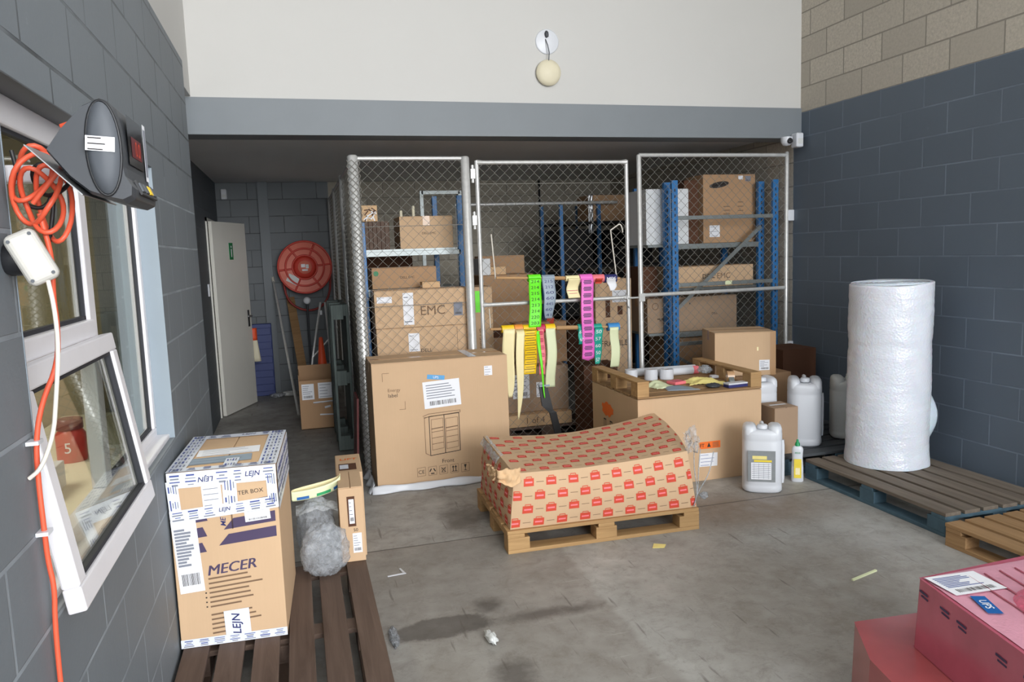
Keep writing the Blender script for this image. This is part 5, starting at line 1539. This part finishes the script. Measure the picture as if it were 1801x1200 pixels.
MB().sheet(lambda u, v: ((0.262 + 0.055 * sin(pi * min(1, v * 1.0)) * u) * cos(-0.92 + 0.25 * u), (0.262 + 0.055 * sin(pi * v) * u) * sin(-0.92 + 0.25 * u), 0.17 + 0.34 * v), 8, 16, 'bubble', 0.004).build('loose_flap', bwr)

# pink-wrapped cartons, lower right corner
pk = thing('pink_wrapped_carton', 'pink film-wrapped stack of cartons, the upper tier with a white document', 'wrapped cartons', (2.35, 1.75, 0))
O = Vector((2.35, 1.75, 0))


def hexa(mb, b, t, z0, z1, mat):
    n = len(b)
    return mb.loft([[Vector((x, y, z0)) - O for x, y in b], [Vector((x, y, z1)) - O for x, y in t]], mat, True, smooth=False)


up_ = MB()
hexa(up_, [(2.07, 2.14), (1.90, 1.40), (2.62, 1.25), (2.80, 2.16)], [(2.088, 2.14), (1.925, 1.42), (2.62, 1.27), (2.80, 2.17)], 0.245, 0.50, 'pink_film')
up_.build('upper_carton', pk, bevel=0.012, seg=3)
low = MB()
hexa(low, [(1.855, 2.12), (1.72, 1.55), (1.80, 1.0), (2.6, 1.0), (2.75, 2.3), (1.99, 2.36)], [(1.862, 2.115), (1.73, 1.55), (1.80, 1.0), (2.6, 1.0), (2.75, 2.3), (2.0, 2.36)], 0.0, 0.243, 'pink_dk')
low.build('lower_carton', pk, bevel=0.012, seg=3)
rim = MB().sheet(lambda u, v: Vector((2.36 + 0.16 * v * cos(2 * pi * u) * 1.2, 1.74 + 0.20 * v * sin(2 * pi * u), 0.505 + 0.055 * (1 - v ** 2) + 0.02 * sin(u * 12 * pi) * v * (1 - v) + 0.012 * noise.noise(Vector((cos(2 * pi * u) * 4 * v, sin(2 * pi * u) * 4 * v, 5))))) - O, 40, 10, 'pink_lt')
rim.build('film_bulge', pk)
M['pink_pale'] = plain('pale_pink_gloss', (222, 158, 176), 0.3, var=0.2, scale=9, bump=0.4, coat=0.5)  # paler top layer: the film's gloss is painted into its colour
MB().sheet(lambda u, v: Vector((2.098 - 0.155 * (1 - v) + u * (2.78 - 2.098 + 0.155 * (1 - v) - 0.17 * (1 - v)), 1.43 + 0.70 * v, 0.5025 + 0.003 * noise.noise(Vector((u * 9, v * 9, 2))))) - O, 30, 30, 'pink_pale').build('top_gloss_film', pk)
fold = MB()
for i in range(9):
    x = 2.2 + 0.07 * i
    fold.tube([Vector((x - 0.18, 1.50 + 0.05 * sin(i * 2.1), 0.506)) - O, Vector((x - 0.02, 1.78 + 0.03 * sin(i * 1.3), 0.507)) - O, Vector((x + 0.05, 2.08, 0.506)) - O], 0.003, 'pink_film', 5)
fold.build('film_folds', pk)
Tp = frame(Vector((2.090, 2.13, 0.5045)) - O, (1, -0.06, 0), (0.06, 1, 0))
paper(pk, Tp, 0.105, -0.085, 0.205, 0.148, 'document_pouch', 0.0, 0.004, 8, True, ink='ink_blue', seed=12)
Tb = frame(Vector((2.119, 1.888, 0.5045)) - O, (-0.376, -0.926, 0), (0.926, -0.376, 0))
MB().quad(Tb, 0.0, 0.0, 0.125, 0.048, 0.004, 'blue_dk').text(Tb, 'UPS', 0, 0.0, 0.06, 0.005, 'paper', bold=True).build('blue_label', pk)
v_ = Vector((1.925 - 2.088, 1.42 - 2.14, 0)).normalized()
Tl = frame(Vector((2.088, 2.14, 0.245)) - O + Vector((-0.003, 0, 0)), (v_.x, v_.y, 0), (0, 0, 1))
pr_ = MB()
for a, b in ((0.04, 0.215), (0.16, 0.21), (0.25, 0.205), (0.44, 0.195), (0.56, 0.19)):
    pr_.quad(Tl, a, b, 0.05, 0.009, 0.003, 'purple', -0.05).quad(Tl, a + 0.005, b - 0.015, 0.042, 0.007, 0.003, 'purple', -0.05)
pr_.build('printing', pk)

# ------------------------------------------------------------------ left foreground: taped carton etc. on the dark pallet
mc = Carton('taped carton lettered MECER on the dark pallet against the left wall', -0.535, -0.115, 3.225, 3.865, 0.146, 0.884, 'kraft', rz=radians(-3), flaps=True, along='y', tape=False, bevel=0.008)
W, D, H = mc.W, mc.D, mc.H
for b, h, xr in ((0.765, 0.045, 0.42), (0.70, 0.045, 0.42), (0.635, 0.045, 0.42)):
    if b < 0.78:
        mc.poly('F', [(0.235 - (0.80 - b) * 0.35, b + 0.02 - 0.235), (0.405, b + 0.035 - 0.235), (0.405, b + 0.08 - 0.235), (0.235 - (0.80 - b) * 0.35 + 0.04, b + 0.065 - 0.235)], 'purple')
        mc.poly('F', [(0.01, b - 0.245), (0.145 - (0.80 - b) * 0.1, b - 0.235), (0.13 - (0.80 - b) * 0.1, b - 0.195), (0.01, b - 0.205)], 'purple')
mc.text('F', 'MECER', 0.225, 0.325, 0.19, 'purple', wide=0.0028, shear=0.25, rot=0.07, h=0.042)
rr = random.Random(11)
for i in range(13):
    y = 0.285 - i * 0.02 - (0.015 if i > 6 else 0)
    L = rr.uniform(0.10, 0.22)
    mc.rect('F', 0.125 + L / 2, y + L * 0.02, L, 0.007, 'ink_soft', 0.06)
    if 2 < i < 7:
        mc.rect('F', 0.112, y, 0.006, 0.006, 'ink')
mc.text('F', 'ME', 0.20, 0.52, 0.035, 'ink_navy', rot=pi / 2, bold=True, shear=0.3).rect('F', 0.235, 0.52, 0.006, 0.07, 'ink_soft')
mc.text('F', 'TER BOX', 0.315, 0.635, 0.10, 'ink', rot=0.06)
mc.lab('F', 0.055, 0.39, 0.095, 0.31, name='shipping_label', rot=0.05, lines=12, seed=21, ink='ink_grey')
mc.lab('F', 0.335, 0.535, 0.10, 0.05, name='barcode_label', rot=0.06, lines=1, seed=22)
mc.lab('F', 0.165, 0.63, 0.075, 0.09, name='square_label', rot=0.03, lines=4, seed=23, bar=False)
mc.lab('T', 0.20, 0.30, 0.26, 0.12, name='top_label', rot=0.05, lines=4, seed=24, bar=False).lab('T', 0.17, 0.16, 0.28, 0.11, name='top_label', rot=0.07, lines=3, seed=25, bar=False, mat='silver_t')
def lejn(T, a, b, w, h, rot=0.0, words=((0.5, False),), seed=1):
    """white printed tape with the word on it and blocks of small blue print"""
    tp_ = MB()
    tp_.quad(T, a, b, w, h, 0.003 + seed * 0.00008, 'tape_white', rot)
    c, d = cos(rot), sin(rot)
    r = random.Random(seed)
    z = 0.0046 + seed * 0.00008
    long_ = max(w, h)
    ax = rot if w >= h else rot + pi / 2
    c, d = cos(ax), sin(ax)
    hh = min(w, h)
    for f, flip in words:
        x = (f - 0.5) * long_
        q = (a + x * c, b + x * d)
        tp_.text(T, 'LEJN', q[0], q[1], None, z, 'ink_navy', rot=ax + (pi if flip else 0), h=hh * 0.42, bold=True, shear=0.2)
    n = max(1, int(long_ / 0.055))
    for i in range(n):
        x = (-0.5 + (i + 0.5) / n) * long_
        if any(abs(x - (f - 0.5) * long_) < 0.055 for f, _ in words):
            continue
        for k in range(4):
            y = (-0.3 + 0.2 * k) * hh
            L = r.uniform(0.02, 0.045)
            tp_.quad(T, a + x * c - y * d, b + x * d + y * c, L, hh * r.uniform(0.05, 0.12), z, 'ink_blue' if k % 2 else 'ink_grey', ax)
    tp_.build('printed_tape', mc.o)


F_, T_, R_, L_ = mc.T('F'), mc.T('T'), mc.T('R'), mc.T('L')
lejn(F_, 0.21, 0.708, 0.42, 0.065, 0.0, ((0.35, True), (0.78, False)), 1)
lejn(F_, 0.21, 0.57, 0.42, 0.05, 0.06, ((0.5, False),), 2)
lejn(F_, 0.235, 0.64, 0.055, 0.12, 0.0, (), 3)
lejn(F_, 0.02, 0.64, 0.045, 0.13, 0.05, (), 4)
lejn(F_, 0.40, 0.64, 0.04, 0.16, 0.03, (), 5)
lejn(F_, 0.21, 0.018, 0.42, 0.036, 0.0, (), 6)
lejn(F_, 0.225, 0.085, 0.10, 0.11, 0.03, ((0.45, False),), 7)
lejn(T_, 0.21, 0.03, 0.42, 0.05, 0.0, (), 8)
lejn(T_, 0.03, 0.32, 0.07, 0.63, 0.0, (), 9)
lejn(T_, 0.385, 0.32, 0.075, 0.63, 0.0, (), 10)
lejn(T_, 0.21, 0.60, 0.42, 0.07, 0.0, ((0.6, False),), 11)
lejn(T_, 0.235, 0.09, 0.055, 0.14, 0.0, (), 12)
lejn(R_, 0.32, 0.64, 0.63, 0.19, 0.0, (), 13)
lejn(L_, 0.32, 0.64, 0.63, 0.19, 0.0, (), 14)
mc.done()

nb = Carton('tall narrow carton standing at the far end of the dark pallet', 0.14, 0.262, 3.90, 4.20, 0.146, 0.545, 'kraft', along='y', tape=False, rz=radians(-2))
nb.poly('F', [(0.042, 0.19), (0.082, 0.19), (0.080, 0.35), (0.040, 0.35)], 'kraft_in').done()
nb.lab('F', 0.062, 0.27, 0.026, 0.13, name='barcode_label', lines=4, seed=31).lab('F', 0.083, 0.10, 0.046, 0.105, name='white_label', lines=5, seed=32)
t_ = MB().text(nb.T('F'), '50', 0.078, 0.17, 0.022, 0.0012, 'ink')
t_.build('number_print', nb.o)
ob = Carton('open-topped narrow carton with orange lettering behind the tall narrow carton', 0.15, 0.30, 4.33, 4.75, 0.0, 0.50, 'kraft', flaps=False, tape=False, rz=radians(-2))
ob.text('T', 'LIFT', 0.08, 0.30, 0.10, 'orange', bold=True).rect('T', 0.07, 0.13, 0.10, 0.14, 'kraft_in').rect('T', 0.05, 0.13, 0.05, 0.09, 'tape_white', z=0.002).done()
dk = thing('plastic_bundle', 'bunched clear plastic wrap lying on the dark pallet beside the taped carton', 'plastic wrap', (0.02, 3.95, 0.146))
MB().blob((0.03, -0.17, 0.135), (0.118, 0.10, 0.135), 'film', 0.16, 2.2, 44, 30, 2.0, 0.002).build('clear_bundle', dk)
MB().blob((0.0, 0.07, 0.16), (0.10, 0.11, 0.165), 'film', 0.18, 2.0, 36, 24, 6.0, 0.002).build('grey_bundle', dk)
MB().sheet(lambda u, v: (-0.10 + 0.21 * u, -0.02 + 0.17 * v, 0.315 + 0.02 * noise.noise(Vector((u * 4, v * 6, 2))) - 0.08 * (v - 0.5) ** 2 - 0.05 * abs(u - 0.5)), 20, 14, 'film_thin').build('top_sheet', dk)
lt = thing('cream_tape_strip', 'curved cream strip with blue and green edge print on the plastic bundle', 'tape', (0.0, 4.03, 0.465))
stp = MB()


def arc(u, v, lo=0.0):
    a = pi * (1.0 - u)
    return (0.125 * cos(a) + 0.03, -0.02 + 0.05 * u + 0.05 * sin(a), 0.012 + 0.05 * u + (0.05) * v - 0.02 * sin(a))


stp.sheet(arc, 24, 5, 'cream_t', 0.002)
stp.sheet(lambda u, v: Vector(arc(1 - u, v)) + Vector((0, -0.065 * sin(pi * u), -0.005)), 24, 5, 'pale_t', 0.002)
stp.build('strip', lt)
for u0, u1, m in ((0.05, 0.25, 'blue_dk'), (0.3, 0.5, 'soap_g'), (0.6, 0.8, 'blue_dk')):
    sp2 = MB().sheet(lambda u, v: Vector(arc(1 - (u0 + (u1 - u0) * u), 0.08 + 0.3 * v)) + Vector((0, -0.065 * sin(pi * (u0 + (u1 - u0) * u)) - 0.0035, -0.005)), 8, 2, m)
    sp2.build('edge_mark', lt)

# ------------------------------------------------------------------ passage beyond the left wall
hr_ = thing('fire_hose_reel', 'red fire hose reel mounted on the passage back wall', 'hose reel', (0.115, 10.0, 1.615))
Th = frame((0, 0.02, 0), (1, 0, 0), (0, 0, 1))
MB().lathe([(0.12, -0.21), (0.315, -0.21), (0.33, -0.19), (0.33, -0.18), (0.12, -0.18)], 'reel', 48, Th, False).build('back_flange', hr_)
MB().lathe([(0.12, -0.18), (0.30, -0.18), (0.305, -0.10), (0.30, -0.02), (0.12, -0.02)], 'reel_d', 48, Th, False).build('wound_hose', hr_)
MB().lathe([(0.001, 0.0), (0.31, 0.0), (0.325, 0.008), (0.33, -0.01), (0.32, -0.018), (0.001, -0.018)], 'reel_l', 48, Th).build('front_flange', hr_)
ffl = bpy.data.objects['front_flange']
rgm = MB()
for R0 in (0.325, 0.235, 0.15):
    rgm.tube([(R0 * cos(a * pi / 24), -0.0 - 0.0, R0 * sin(a * pi / 24)) for a in range(48)], 0.012, 'reel', 8, True)
for q in range(6):
    a = q * pi / 3 + 0.1
    rgm.tube([(0.13 * cos(a), 0.005, 0.13 * sin(a)), (0.32 * cos(a), 0.005, 0.32 * sin(a))], 0.012, 'reel', 8)
rgm.build('spokes', ffl, loc=(0, 0.008, 0))
hub_ = MB().lathe([(0.14, 0.0), (0.135, 0.03), (0.11, 0.045), (0.001, 0.048)], 'reel', 32, Th).build('hub', hr_)
hbm = MB().lathe([(0.085, 0.048), (0.08, 0.055), (0.001, 0.056)], 'reel_l', 28, Th)
hbm.quad(Th, -0.02, 0.02, 0.05, 0.04, 0.0575, 'paper').quad(Th, 0.03, 0.01, 0.035, 0.05, 0.0575, 'plastic_g').quad(Th, 0.0, -0.035, 0.07, 0.02, 0.0575, 'paper')
hbm.build('hub_badge', hub_)
MB().quad(Th, -0.15, -0.15, 0.15, 0.10, 0.014, 'plastic_g', -0.5).build('instruction_label', ffl)
MB().box(-0.06, 0.06, 0.20, 0.30, -0.12, 0.12, 'reel_d').build('wall_mount', hr_)
MB().tube(smooth([(-0.27, 0.08, -0.2), (-0.24, 0.06, -0.40), (-0.12, 0.05, -0.52), (0.05, 0.05, -0.56), (0.20, 0.05, -0.50), (0.29, 0.06, -0.35), (0.31, 0.08, -0.12)]), 0.014, 'reel_d', 10).build('hose_loop', hr_)
MB().lathe([(0.045, -0.02), (0.045, 0.02), (0.03, 0.03), (0.001, 0.03)], 'plastic_w', 20, frame((0.0, -0.02, -0.42), (1, 0, 0), (0, 0, 1))).build('nozzle_cap', hr_)
MB().tube([(0.0, 0.02, -0.43), (0.0, 0.05, -0.8), (0.0, 0.07, -1.6)], 0.014, 'grey_pd', 8).build('supply_pipe', hr_)

pole_ = thing('leaning_pole', 'thin silver pole leaning in the passage left of the wooden plank', 'pole', (-0.07, 8.60, 0))
MB().tube([(0, 0, 0.014), (-0.22, 1.66, 1.50)], 0.014, 'galv', 10).build('shaft', pole_)
MB().tube([(-0.21, 1.60, 1.445), (-0.22, 1.66, 1.50)], 0.018, 'white_c', 10).build('tip', pole_)
pk2 = MB().box(-0.05, 0.05, -0.02, 0.02, 0, 1.72, 'pw_tan')
tag(pk2.build('wooden_plank', loc=(0.05, 9.03, 0.014), rot=(radians(-45), radians(-6.5), 0)), 'tan wooden plank leaning beside the silver pole below the hose reel', 'plank')
co_ = Carton('open cardboard box with white labels on the passage floor', -0.045, 0.33, 7.86, 8.30, 0, 0.50, 'kraft_d', flaps=False, tape=False)
bpy.data.objects.remove(co_.o)
pb_ = thing('open_carton', 'open cardboard box with white labels on the passage floor', 'box', (0.145, 8.08, 0))
w_, d_, h_ = 0.19, 0.22, 0.50
MB().box(-w_, w_, -d_, -d_ + 0.006, 0, h_, 'kraft_d').box(-w_, w_, d_ - 0.006, d_, 0, h_ + 0.10, 'kraft_d').box(-w_, -w_ + 0.006, -d_ + 0.006, d_ - 0.006, 0, h_ + 0.06, 'kraft_d').box(w_ - 0.006, w_, -d_ + 0.006, d_ - 0.006, 0, h_ + 0.06, 'kraft_d').box(-w_, w_, -d_, d_, 0, 0.006, 'kraft_d').build('box_body', pb_)
Tq = frame((-w_, -d_, 0), (1, 0, 0), (0, 0, 1))
paper(pb_, Tq, 0.085, 0.385, 0.12, 0.16, 'left_label', 0.0, 0.002, 5, True, seed=41)
paper(pb_, Tq, 0.27, 0.39, 0.17, 0.16, 'right_label', 0.0, 0.002, 5, False, seed=42)
MB().quad(Tq, 0.24, 0.27, 0.22, 0.012, 0.002, 'film', 0.03).quad(Tq, 0.28, 0.14, 0.18, 0.014, 0.002, 'plastic_w', -0.05).quad(Tq, 0.27, 0.22, 0.06, 0.02, 0.002, 'plastic_w', 0.2).quad(Tq, 0.24, 0.275, 0.22, 0.012, 0.0022, 'plastic_w', 0.03).build('tape_strips', pb_)
lad = thing('folding_trolley', 'grey tubular folding frame standing behind the upright green-grey pallet', 'trolley', (0.20, 8.75, 0))
MB().tube([(-0.16, 0, 0.02), (-0.08, 0.08, 0.6), (0.05, 0.2, 1.22), (0.10, 0.2, 1.22), (0.12, 0.1, 0.7), (0.10, -0.04, 0.02)], 0.013, 'galv', 8).build('tube_frame', lad)
MB().tube([(-0.07, 0.08, 0.62), (0.11, 0.11, 0.80)], 0.010, 'galv', 8).build('cross_tube', lad)
MB().box(0.02, 0.06, 0.17, 0.22, 1.08, 1.13, 'plastic_w').build('joint', lad, bevel=0.004)
cn = thing('traffic_cone', 'orange traffic cone half hidden behind the upright pallet', 'cone', (0.215, 8.48, 0))
MB().box(-0.12, 0.12, -0.12, 0.12, 0, 0.03, 'cone').build('cone_base', cn, bevel=0.006)
MB().lathe([(0.10, 0.03), (0.02, 0.86), (0.014, 0.87)], 'cone', 24).build('cone_body', cn)
bpl = thing('blue_plastic_pallet', 'dark blue plastic pallet stood against the passage back wall behind the door', 'pallet', (-0.475, 10.10, 0))
MB().box(-0.13, 0.13, 0.0, 0.10, 0, 0.92, 'blue_pl').build('deck', bpl, bevel=0.008)
for i in range(5):
    MB().box(-0.12, 0.12, -0.02, 0.0, 0.06 + i * 0.18, 0.15 + i * 0.18, 'blue_pl').build('slat', bpl, bevel=0.005)
tag(MB().box(0, 0.016, -0.02, 0.30, 0, 0.62, 'maroon').build('maroon_board', loc=(0.362, 6.0, 0), rot=(0, radians(3), 0)), 'maroon board leaning upright beside the cage corner post', 'board')
tag(MB().blob((0, 0, 0.03), (0.09, 0.05, 0.03), 'film', 0.4, 3, 24, 16, 3, 0.001).blob((0.13, 0.05, 0.03), (0.08, 0.04, 0.03), 'plastic_g', 0.5, 3, 20, 14, 8, 0.001).build('plastic_scrap', loc=(-0.32, 9.9, 0)), 'bundle of whitish plastic scraps by the passage back wall', 'plastic')
tag(MB().blob((0, 0, 0.045), (0.22, 0.14, 0.05), 'film', 0.45, 3.2, 36, 22, 5, 0.002).build('plastic_scrap', loc=(-0.62, 7.35, 0)), 'crumpled clear plastic on the floor by the left passage wall', 'plastic')

# ------------------------------------------------------------------ litter on the concrete
tag(MB().prism([(0, 0), (0.10, 0.005), (0.085, 0.085), (0.075, 0.08), (0.085, 0.018), (0, 0.012)], 0, 0.003, 'plastic_w').build('plastic_strip', loc=(0.37, 3.98, 0.001), rz=0.05), 'small L-shaped white plastic strip on the floor', 'litter')
tag(MB().blob((0, 0, 0.018), (0.022, 0.055, 0.018), 'plastic_g', 0.5, 3, 20, 14, 7, 0.001).build('crumpled_plastic', loc=(0.73, 3.14, 0), rz=0.1), 'crumpled whitish plastic scrap on the damp floor stain', 'litter')
tag(MB().box(-0.10, 0.10, -0.006, 0.006, 0, 0.008, 'pale_t').build('white_straw', loc=(2.71, 3.13, 0.0), rz=0.28), 'thin pale strip lying on the open floor at right', 'litter')
tag(MB().prism([(-0.045, -0.02), (0.02, -0.04), (0.05, 0.0), (-0.01, 0.035)], 0, 0.003, 'yellow_cl').build('paper_tag', loc=(1.91, 3.86, 0.001)), 'small yellowish paper tag in front of the pine pallet', 'litter')
tag(MB().blob((0, 0, 0.01), (0.02, 0.09, 0.012), 'film', 0.5, 4, 20, 14, 2, 0.001).build('film_scrap', loc=(0.32, 3.30, 0)), 'thin clear film scrap beside the dark pallet', 'litter')
